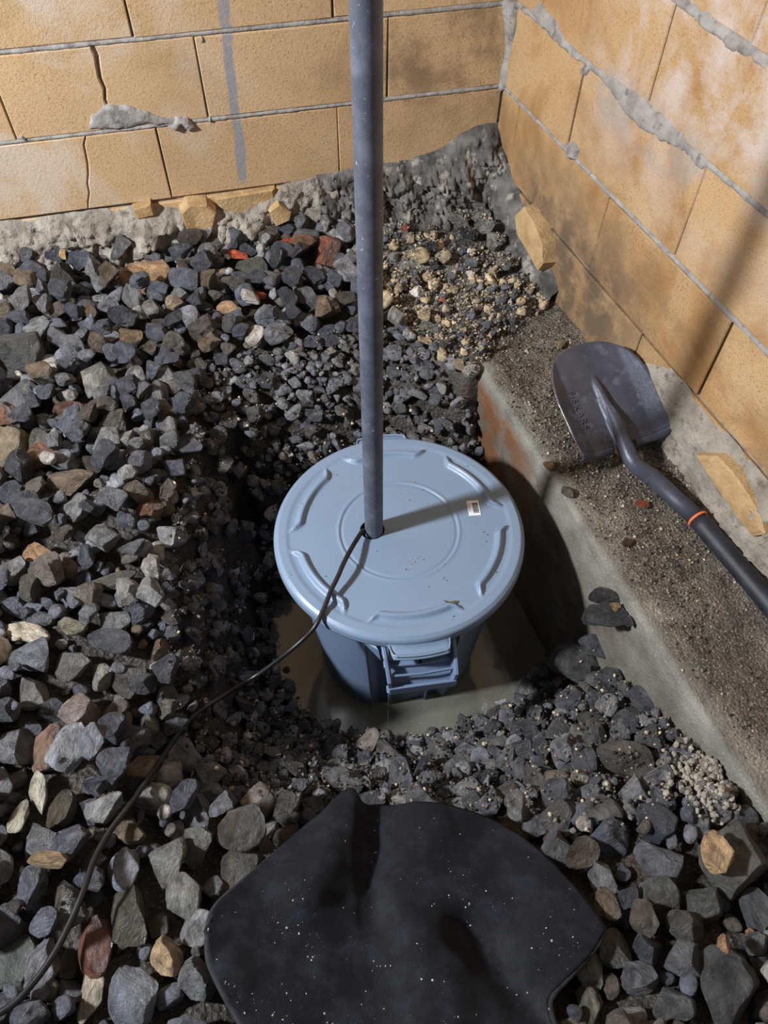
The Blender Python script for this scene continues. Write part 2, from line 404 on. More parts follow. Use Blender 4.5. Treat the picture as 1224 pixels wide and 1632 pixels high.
def patch(name, pts, thick, mat, parent, right, seed=0., res=.004, soft=.012, rough=.5, base=-.001):
    """lumpy mortar smear filling an outline given in wall (s, z)"""
    P = np.array(pts); mn = P.min(0) - .006; mx = P.max(0) + .006
    nx = max(4, int((mx[0] - mn[0]) / res)); nz = max(4, int((mx[1] - mn[1]) / res))
    X, Z = np.meshgrid(np.linspace(mn[0], mx[0], nx), np.linspace(mn[1], mx[1], nz), indexing='ij')
    Xw = X + .006 * fbm(np.stack([X, Z, X * 0 + seed], -1), 60, 3); Zw = Z + .006 * fbm(np.stack([X, Z, X * 0 + seed + 9], -1), 60, 3)
    D = np.full(X.shape, 9.); ins = np.zeros(X.shape, bool); n = len(P)
    for i in range(n):
        a, b = P[i], P[(i + 1) % n]; e = b - a; q = np.clip(((Xw - a[0]) * e[0] + (Zw - a[1]) * e[1]) / (e @ e), 0, 1)
        D = np.minimum(D, np.hypot(Xw - a[0] - q * e[0], Zw - a[1] - q * e[1]))
        c = ((a[1] > Zw) != (b[1] > Zw)) & (Xw < (b[0] - a[0]) * (Zw - a[1]) / (b[1] - a[1] + 1e-12) + a[0]); ins ^= c
    sd = np.where(ins, D, -D)
    pr = np.clip(sd / soft, -1, 1); pr = np.where(pr > 0, np.sqrt(np.abs(pr)), pr)
    Y = base + thick * pr * (1 + rough * fbm(np.stack([X, Z, X * 0 + seed], -1), 38, 5)) - .004 * (sd < 0)
    V = np.stack([-X if right else X, Y, Z], -1).reshape(-1, 3); F = gridF(nx, nz)
    keep = (sd > -.007).reshape(-1)[F].any(1); F = F[keep]
    used = np.unique(F); rm = np.zeros(len(V), int); rm[used] = np.arange(len(used)); V = V[used]; F = rm[F]
    return link(name, mesh_np(name, V, F[:, ::-1] if not right else F, mat), parent)
WP = lambda L, right=False: [wall_px(x, y, right) for x, y in L]
patch('mortar_smear', WP([(138, 200), (146, 180), (165, 168), (200, 165), (235, 178), (262, 186), (285, 186), (312, 198), (300, 208), (270, 200), (240, 197), (190, 205), (140, 206)]), .007, M_mortar, wallB, False, 1., .003, .008)
patch('mortar_smear', WP([(268, 200), (280, 185), (300, 187), (313, 203), (300, 208), (290, 198), (280, 209)]), .012, M_mortar, wallB, False, 2., .0025, .006)
for (x, y) in ((322, 65), (337, 193), (36, 220)):
    s, z = wall_px(x, y); patch('mortar_smear', [(s - .005, z - .006), (s + .006, z - .004), (s + .004, z + .008), (s - .004, z + .006)], .006, M_mortar, wallB, False, x * .1, .002, .004)
patch('mortar_smear', WP([(800, 0), (840, 0), (832, 60), (820, 138), (795, 145), (806, 70)]), .018, M_mortar, wallB, False, 3., .004, .012)
patch('mortar_smear', WP([(845, 18), (862, 0), (885, 30), (905, 62), (930, 92), (938, 108), (910, 90), (868, 48)], True), .006, M_mortar, wallR, True, 4., .003, .007)
patch('mortar_smear', WP([(958, 128), (975, 118), (1010, 140), (1060, 185), (1100, 225), (1130, 262), (1120, 272), (1090, 240), (1050, 222), (1020, 205), (990, 170)], True), .005, M_mortar, wallR, True, 5., .003, .010)
patch('mortar_smear', WP([(903, 228), (915, 226), (924, 238), (920, 254), (908, 250)], True), .010, M_mortar, wallR, True, 6., .002, .005)
patch('mortar_smear', WP([(1074, -20), (1110, 8), (1150, 40), (1224, 95), (1224, 112), (1160, 75), (1120, 45), (1070, 5)], True), .006, M_mortar, wallR, True, 7., .004, .009)
patch('mortar_smear', WP([(922, 112), (935, 100), (942, 112), (934, 120)], True), .007, M_mortar, wallR, True, 8., .002, .004)

# lumpy mortar and dirt heaped against the foot of the walls
def lumpbed(name, s0, s1, zlo, ztop, dep, mat, parent, right, seed, ns, nz=46, amp=.022, curl=.35):
    S, T = np.meshgrid(np.linspace(s0, s1, ns), np.linspace(0, 1, nz), indexing='ij')
    zt = ztop(S) + .007 * fbm(np.stack([S, S * 0, S * 0 + seed], -1), 25, 4)
    Z = zlo + (zt - zlo) * T
    q = np.clip((1 - T), 0, 1)
    Y = dep(S) * q ** .8 + .010 * np.clip(q * 8, 0, 1)
    Y = Y + (amp(S) if callable(amp) else amp) * np.clip(q * 6, .0, 1) * (fbm(np.stack([S, Z, S * 0 + seed], -1), 16, 5, gain=.6) + .9 * np.abs(fbm(np.stack([S, Z, S * 0 + seed + 5], -1), 22, 4, gain=.6)) + .5 * np.abs(fbm(np.stack([S, Z, S * 0 + seed + 15], -1), 55, 3)))
    ter = np.floor(Y / .012) * .012; Y = Y * (1 - curl) + ter * curl
    Y = np.where(T > .995, -.004, Y)
    V = np.stack([-S if right else S, Y, Z], -1).reshape(-1, 3); F = gridF(ns, nz)
    return link(name, mesh_np(name, V, F[:, ::-1] if not right else F, mat), parent)
zc = lambda s, L: np.interp(s, [p[0] for p in L], [p[1] for p in L])
lumpbed('mortar_bed', .40, 2.4, -.42, lambda s: zc(s, [(.40, -.155), (.5, -.165), (.62, -H2 - .028), (.78, -H2 - .022), (.86, -H2 - .004), (2.4, -H2 + .0)]), lambda s: .045 + .02 * np.sin(s * 9), M_lump, wallB, False, 3., 420, amp=.036)
lumpbed('mortar_bed', -.04, .45, -.42, lambda s: zc(s, [(-.04, -.09), (.03, -.082), (.09, -.10), (.15, -.135), (.22, -.150), (.3, -.150), (.45, -.158)]), lambda s: zc(s, [(0, .17), (.2, .14), (.45, .05)]), M_lumpd, wallB, False, 8., 200, 90, .048)
lumpbed('mortar_bed', -.02, .40, -.42, lambda s: zc(s, [(0, -.10), (.05, -.125), (.12, -.16), (.22, -.20), (.3, -.235), (.40, -.275)]), lambda s: zc(s, [(0, .10), (.15, .05), (.40, .02)]), M_lumpd, wallR, True, 12., 120, 50, .018)
lumpbed('mortar_bed', .74, 2.4, -.42, lambda s: zc(s, [(.70, -H2 - .06), (.80, -H2 - .004), (2.4, -H2 + .0)]), lambda s: zc(s, [(.74, .0), (.98, .004), (1.08, .034), (2.4, .035)]), M_lump, wallR, True, 21., 330, 46, lambda s: zc(s, [(.74, .002), (1.0, .003), (1.08, .022)]))

def fragment(L, y0, y1, parent, right, mat=M_frag, tilt=0.):
    """broken piece of block given by its outline in the photo, standing proud of the wall"""
    M_ = MR if right else MB; nn_ = np.array(M_.col[1][:3]); n = len(L)
    P = [M_.inverted() @ Vector(onplane(x, y, CN + nn_ * y1, nn_)) for x, y in L]; P = np.array([(p.x, p.z) for p in P])
    if np.sum(P[:, 0] * np.roll(P[:, 1], -1) - np.roll(P[:, 0], -1) * P[:, 1]) < 0: P = P[::-1]
    c = P.mean(0); V = []
    for sc, y in ((1.08, y0), (1.0, y1 - .004), (.9, y1)):
        for p in P: V.append((c[0] + (p[0] - c[0]) * sc, y + tilt * (p[1] - c[1]) + random.uniform(-.0015, .0015), c[1] + (p[1] - c[1]) * sc))
    F = [(r * n + k, (r + 1) * n + k, (r + 1) * n + (k + 1) % n, r * n + (k + 1) % n) for r in (0, 1) for k in range(n)] + [tuple(2 * n + k for k in range(n))[::-1]]
    me = mesh_np('block_fragment', np.array(V), F, mat, False)
    bm = bmesh.new(); bm.from_mesh(me); bmesh.ops.recalc_face_normals(bm, faces=bm.faces); bm.to_mesh(me); bm.free()
    return link('block_fragment', me, parent)
fragment([(288, 340), (300, 328), (330, 327), (345, 340), (340, 362), (318, 380), (302, 378)], -.03, .034, wallB, False)
fragment([(340, 318), (438, 302), (440, 322), (425, 338), (375, 344), (352, 334)], -.03, .012, wallB, False)
fragment([(428, 338), (445, 326), (465, 340), (462, 352), (440, 362)], -.03, .034, wallB, False)
fragment([(212, 336), (240, 326), (246, 343), (218, 350)], -.03, .026, wallB, False)
fragment([(95, 402), (104, 404), (106, 414), (92, 413)], -.03, .040, wallB, False)
fragment([(818, 345), (832, 330), (846, 352), (862, 388), (864, 420), (855, 432), (838, 400), (822, 372)], -.03, .034, wallR, True)
fragment([(1108, 726), (1140, 728), (1165, 752), (1190, 790), (1212, 830), (1216, 852), (1196, 856), (1172, 822), (1140, 778)], -.03, .030, wallR, True)

# ------------------------------------------------------------------ footing
FT = .410
u_face = .255
def footing():
    s = np.linspace(-.15, 2.4, 420)
    prof = [(u_face + .02, -.9)] + [(u_face + .012 - .012 * k / 12, -.5 + .49 * k / 12) for k in range(13)] + [(u_face - .003, -.004), (u_face - .010, 0)] + [(u_face - .010 - (u_face + .02) * k / 56, 0) for k in range(1, 57)]
    prof = np.array(prof); m = len(prof)
    S = np.repeat(s[:, None], m, 1); Uc = np.repeat(prof[None, :, 0], len(s), 0).copy(); Z = np.repeat(prof[None, :, 1], len(s), 0).copy()
    Pn = np.stack([S, Uc, Z], -1)
    top = np.clip((u_face - .02 - Uc) / .03, 0, 1)
    Z = Z + (Z > -.3) * .002 * fbm(Pn, 12, 3) + top * (.0085 * fbm(Pn, 26, 5, 3., .65) + .006 * fbm(Pn, 7, 3, 9.)) + top * .022 * np.clip((.10 - Uc) / .10, 0, 1)
    Uc = Uc + .004 * fbm(Pn * [1, 0, 1], 9, 4, 5.) * (Uc > .2) + .0022 * fbm(Pn, 60, 3) * (Uc > .2)
    V = np.stack([-S, Uc, Z], -1).reshape(-1, 3)
    o = link('trim_1', mesh_np('footing', V, gridF(len(s), m), M_foot))
    Y = Vector((-ur[1] * -1, ur[0] * -1, 0))
    X = Vector(-ur); Yv = Vector((0, 0, 1)).cross(X)
    base = CN - np.array([0, 0, 0.]); dz = FT - CN[2]
    Mx = Matrix(((X.x, Yv.x, 0, CN[0]), (X.y, Yv.y, 0, CN[1]), (0, 0, 1, FT), (0, 0, 0, 1)))
    o.matrix_basis = Mx
    return tag(o, 'dirty concrete footing ledge running along the right wall', None, None, 'structure'), Mx
foot, MF = footing()
MFi = np.array(MF.inverted())
def foot_u(x, y):                                       # distance out from the wall line
    return MFi[1, 0] * x + MFi[1, 1] * y + MFi[1, 3]
def foot_s(x, y): return -(MFi[0, 0] * x + MFi[0, 1] * y + MFi[0, 3])
MBi = np.array(MB.inverted())
def back_d(x, y): return MBi[1, 0] * x + MBi[1, 1] * y + MBi[1, 3]

# ------------------------------------------------------------------ ground
WZ = -.02
ctl = [(50, 440, .43), (200, 415, .435), (400, 400, .43), (560, 370, .43), (690, 350, .46), (780, 340, .48), (820, 420, .44), (860, 445, .432), (745, 602, .395), (715, 560, .412), (740, 535, .430), (750, 570, .422), (790, 500, .432), (840, 480, .432), (870, 520, .40), (780, 590, .40),
       (100, 520, .42), (300, 520, .42), (480, 480, .42), (650, 470, .42), (760, 470, .42), (560, 560, .385), (680, 560, .385),
       (450, 580, .385), (400, 600, .385), (650, 610, .335), (540, 630, .345), (480, 650, .33), (610, 680, .25), (720, 640, .32), (770, 690, .22), (440, 710, .25),
       (380, 640, .345), (400, 690, .335), (350, 730, .35), (290, 740, .385), (405, 760, .26), (345, 800, .325), (418, 830, .08), (280, 860, .37), (340, 860, .30), (385, 870, .17), (300, 980, .345), (345, 980, .27), (382, 960, .15),
       (320, 1080, .31), (375, 1060, .16), (370, 1140, .15), (440, 1190, .07), (330, 1200, .25), (520, 1225, .04), (450, 1250, .18),
       (560, 1255, .17), (640, 1225, .04), (700, 1250, .11), (760, 1230, .09), (850, 1200, .16), (900, 1120, .14), (960, 1050, .17), (945, 1000, .10),
       (980, 985, .19), (1030, 1150, .27), (1000, 1230, .29), (900, 1300, .30), (780, 1300, .22), (640, 1320, .24), (1100, 1240, .33), (1200, 1325, .38), (1160, 1450, .40), (1000, 1450, .38),
       (1000, 1620, .41), (1250, 1500, .41), (100, 700, .41), (30, 900, .41), (150, 900, .395), (200, 700, .40), (100, 1100, .40), (220, 1100, .36), (200, 1300, .39), (350, 1330, .33),
       (450, 1380, .31), (600, 1400, .31), (800, 1400, .31), (100, 1500, .41), (300, 1500, .39), (600, 1520, .37), (600, 1640, .40), (-200, 600, .42), (-200, 1200, .42), (-200, 1700, .42), (1300, 1700, .42), (600, 2100, .42)]
wat = [(400, 890), (408, 980), (415, 1040), (440, 1100), (480, 1150), (560, 1192), (680, 1190), (780, 1168), (828, 1122), (865, 1080), (905, 1030), (938, 985)]
cp = [at(x, y, z) for x, y, z in ctl] + [at(x, y, WZ) for x, y in wat]
LC = at(636, 843, .40)[:2]                             # bin axis
for a in range(0, 360, 40): cp.append(np.array([LC[0] + .17 * math.cos(R(a)), LC[1] + .17 * math.sin(R(a)), -.16 if 20 < a < 160 else -.13]))
cp.append(np.array([LC[0], LC[1], -.2])); cp.append(np.array([LC[0] + .30, LC[1] + .02, -.12])); cp.append(np.array([LC[0] + .22, LC[1] + .15, -.08])); cp.append(np.array([LC[0] + .28, LC[1] - .1, -.10]))
for (x, y) in ((-1.6, 1.6), (-1.6, .5), (-1.6, -.5), (0, -.6), (.9, -.6), (.6, 2.), (-1.2, 2.)): cp.append(np.array([x, y, .42]))
cp = np.array(cp)
K = np.hypot(cp[:, None, 0] - cp[None, :, 0], cp[:, None, 1] - cp[None, :, 1]); n = len(cp)
A = np.zeros((n + 3, n + 3)); A[:n, :n] = -K + np.eye(n) * .02 * 0; A[:n, n] = 1; A[:n, n + 1:] = cp[:, :2]; A[n, :n] = 1; A[n + 1:, :n] = cp[:, :2].T
wts = np.linalg.lstsq(A, np.concatenate([cp[:, 2], [0, 0, 0]]), rcond=None)[0]
GX0, GY0, GS = -1.7, -.6, .005
nx, ny = int(2.7 / GS), int(2.7 / GS)
gx = GX0 + np.arange(nx) * GS; gy = GY0 + np.arange(ny) * GS
XX, YY = np.meshgrid(gx, gy, indexing='ij')
GZ = wts[n] + wts[n + 1] * XX + wts[n + 2] * YY
for i in range(n): GZ -= wts[i] * np.hypot(XX - cp[i, 0], YY - cp[i, 1])
GZ = np.clip(GZ, -.22, .50)
PN = np.stack([XX, YY, XX * 0], -1)
GZ = GZ + .010 * fbm(PN, 9, 4, 2.) + .005 * fbm(PN, 50, 3, 6.)
ms = 2
o = link('floor', mesh_np('floor', np.stack([XX[::ms, ::ms], YY[::ms, ::ms], GZ[::ms, ::ms]], -1).reshape(-1, 3), gridF(*XX[::ms, ::ms].shape), M_ground))
tag(o, 'dark damp dirt with a pit dug around the bin', None, None, 'structure')
def gz(x, y, Hm=None):
    Hm = GZ if Hm is None else Hm
    i = np.clip(((np.asarray(x) - GX0) / GS).astype(int), 0, nx - 1); j = np.clip(((np.asarray(y) - GY0) / GS).astype(int), 0, ny - 1)
    return Hm[i, j]
def find_ground(px, py, off=0., Hm=None):
    z = .40
    d = ray(px, py); best = None
    for z in np.arange(.62, -.1, -.002):
        P = CAM + d * ((z - CAM[2]) / d[2])
        if z <= float(gz(P[0], P[1], Hm)) + off: return P
    return P

# ------------------------------------------------------------------ water
def water():
    V = []; F = []; st = .02
    xs = np.arange(LC[0] - .45, LC[0] + .56, st); ys = np.arange(LC[1] - .32, LC[1] + .46, st)
    X, Y = np.meshgrid(xs, ys, indexing='ij'); q = gridF(*X.shape); P = np.stack([X, Y, X * 0], -1).reshape(-1, 3)
    z = gz(P[:, 0], P[:, 1]); u = foot_u(P[:, 0], P[:, 1]); ok = ((z < WZ + .03) & (u > u_face - .01))
    q = q[ok[q].all(1)]
    used = np.unique(q); rm = np.zeros(len(P), int); rm[used] = np.arange(len(used))
    return link('water', mesh_np('water', P[used], rm[q], M_water), None, Matrix.Translation((0, 0, WZ)))
tag(water(), 'murky greenish brown water standing in the pit around the bin', 'water', None, 'stuff')

# ------------------------------------------------------------------ stones
def ico(sub):
    bm = bmesh.new(); bmesh.ops.create_icosphere(bm, subdivisions=sub, radius=1.)
    V = np.array([v.co[:] for v in bm.verts]); F = np.array([[v.index for v in f.verts] for f in bm.faces]); bm.free(); return V, F
ICO = {s: ico(s) for s in (2, 3, 4)}
def rock(sub, seed, cuts=11, lo=.42, hi=.80, rough=.07, round_=0.):
    r = np.random.default_rng(seed); V, F = ICO[sub]; V = V.copy()
    for c in range(cuts):
        nn = r.normal(size=3); nn /= np.linalg.norm(nn); d = r.uniform(lo, hi)
        e = V @ nn - d; V = V - np.where(e > 0, e, 0)[:, None] * nn * (1 - round_)
    V = V * (1 + rough * fbm(V, 2.2, 3, seed * 3.7)[:, None] + (.05 if sub > 2 else 0) * np.abs(fbm(V, 4.5, 3, seed * 1.7))[:, None])
    if sub > 3: V = V * (1 + .045 * fbm(V, 7., 3, seed * 2.9, .6)[:, None])
    V -= (V.max(0) + V.min(0)) / 2; V /= (V.max(0) - V.min(0)) / 2
    return V, F
ROCK3 = [rock(3, i, random.choice((8, 10, 12))) for i in range(26)]
ROCK2 = [rock(2, 50 + i, 7, .5, .8, .03) for i in range(16)]
ROCK4 = [rock(4, i, random.choice((8, 10, 12)), rough=.07) for i in range(26)]     # the same rocks, finer
PALS = [(srgb(88, 91, 99), 22), (srgb(72, 75, 82), 18), (srgb(106, 107, 110), 16), (srgb(126, 126, 124), 9), (srgb(94, 88, 80), 10), (srgb(78, 71, 63), 8),
        (srgb(112, 97, 80), 4), (srgb(150, 146, 138), 4), (srgb(118, 86, 66), .8), (srgb(162, 142, 116), .7), (srgb(184, 178, 166), 1.6)]
PW = np.array([p[1] for p in PALS], float); PW /= PW.sum()

Hm = GZ.copy(); hero = np.zeros(GZ.shape, bool)
def footprint(x, y, a, b, yaw, k=.95):
    r = max(a, b); i0 = int((x - r - GX0) / GS); i1 = int((x + r - GX0) / GS) + 2; j0 = int((y - r - GY0) / GS); j1 = int((y + r - GY0) / GS) + 2
    if i0 < 0 or j0 < 0 or i1 >= nx or j1 >= ny: return None
    X = XX[i0:i1, j0:j1] - x; Y = YY[i0:i1, j0:j1] - y; c, s = math.cos(yaw), math.sin(yaw)
    rr = ((X * c + Y * s) / (a * k)) ** 2 + ((-X * s + Y * c) / (b * k)) ** 2
    m = rr < 1
    return (slice(i0, i1), slice(j0, j1)), m, np.sqrt(np.clip(1 - rr, 0, 1))
def rotm(rx, ry, rz):
    cx, sx, cy, sy, cz, sz = math.cos(rx), math.sin(rx), math.cos(ry), math.sin(ry), math.cos(rz), math.sin(rz)
    return np.array([[cz, -sz, 0], [sz, cz, 0], [0, 0, 1]]) @ np.array([[cy, 0, sy], [0, 1, 0], [-sy, 0, cy]]) @ np.array([[1, 0, 0], [0, cx, -sx], [0, sx, cx]])
def slope(x, y):
    e = .02; return (float(gz(x + e, y) - gz(x - e, y)) / (2 * e), float(gz(x, y + e) - gz(x, y - e)) / (2 * e))

def stone_obj(name, ci, pos, dims, rot, col, kid=0):
    o = bpy.data.objects.new(name, RM[ci]); COL.objects.link(o)
    M = rotm(*rot)
    o.rotation_euler = (rot[0], rot[1], rot[2]); o.location = pos; o.scale = dims; o.color = col
    o.rotation_mode = 'XYZ'
    return o
RM = [mesh_np('stone_%d' % i, V, F, M_stone) for i, (V, F) in enumerate(ROCK4)]

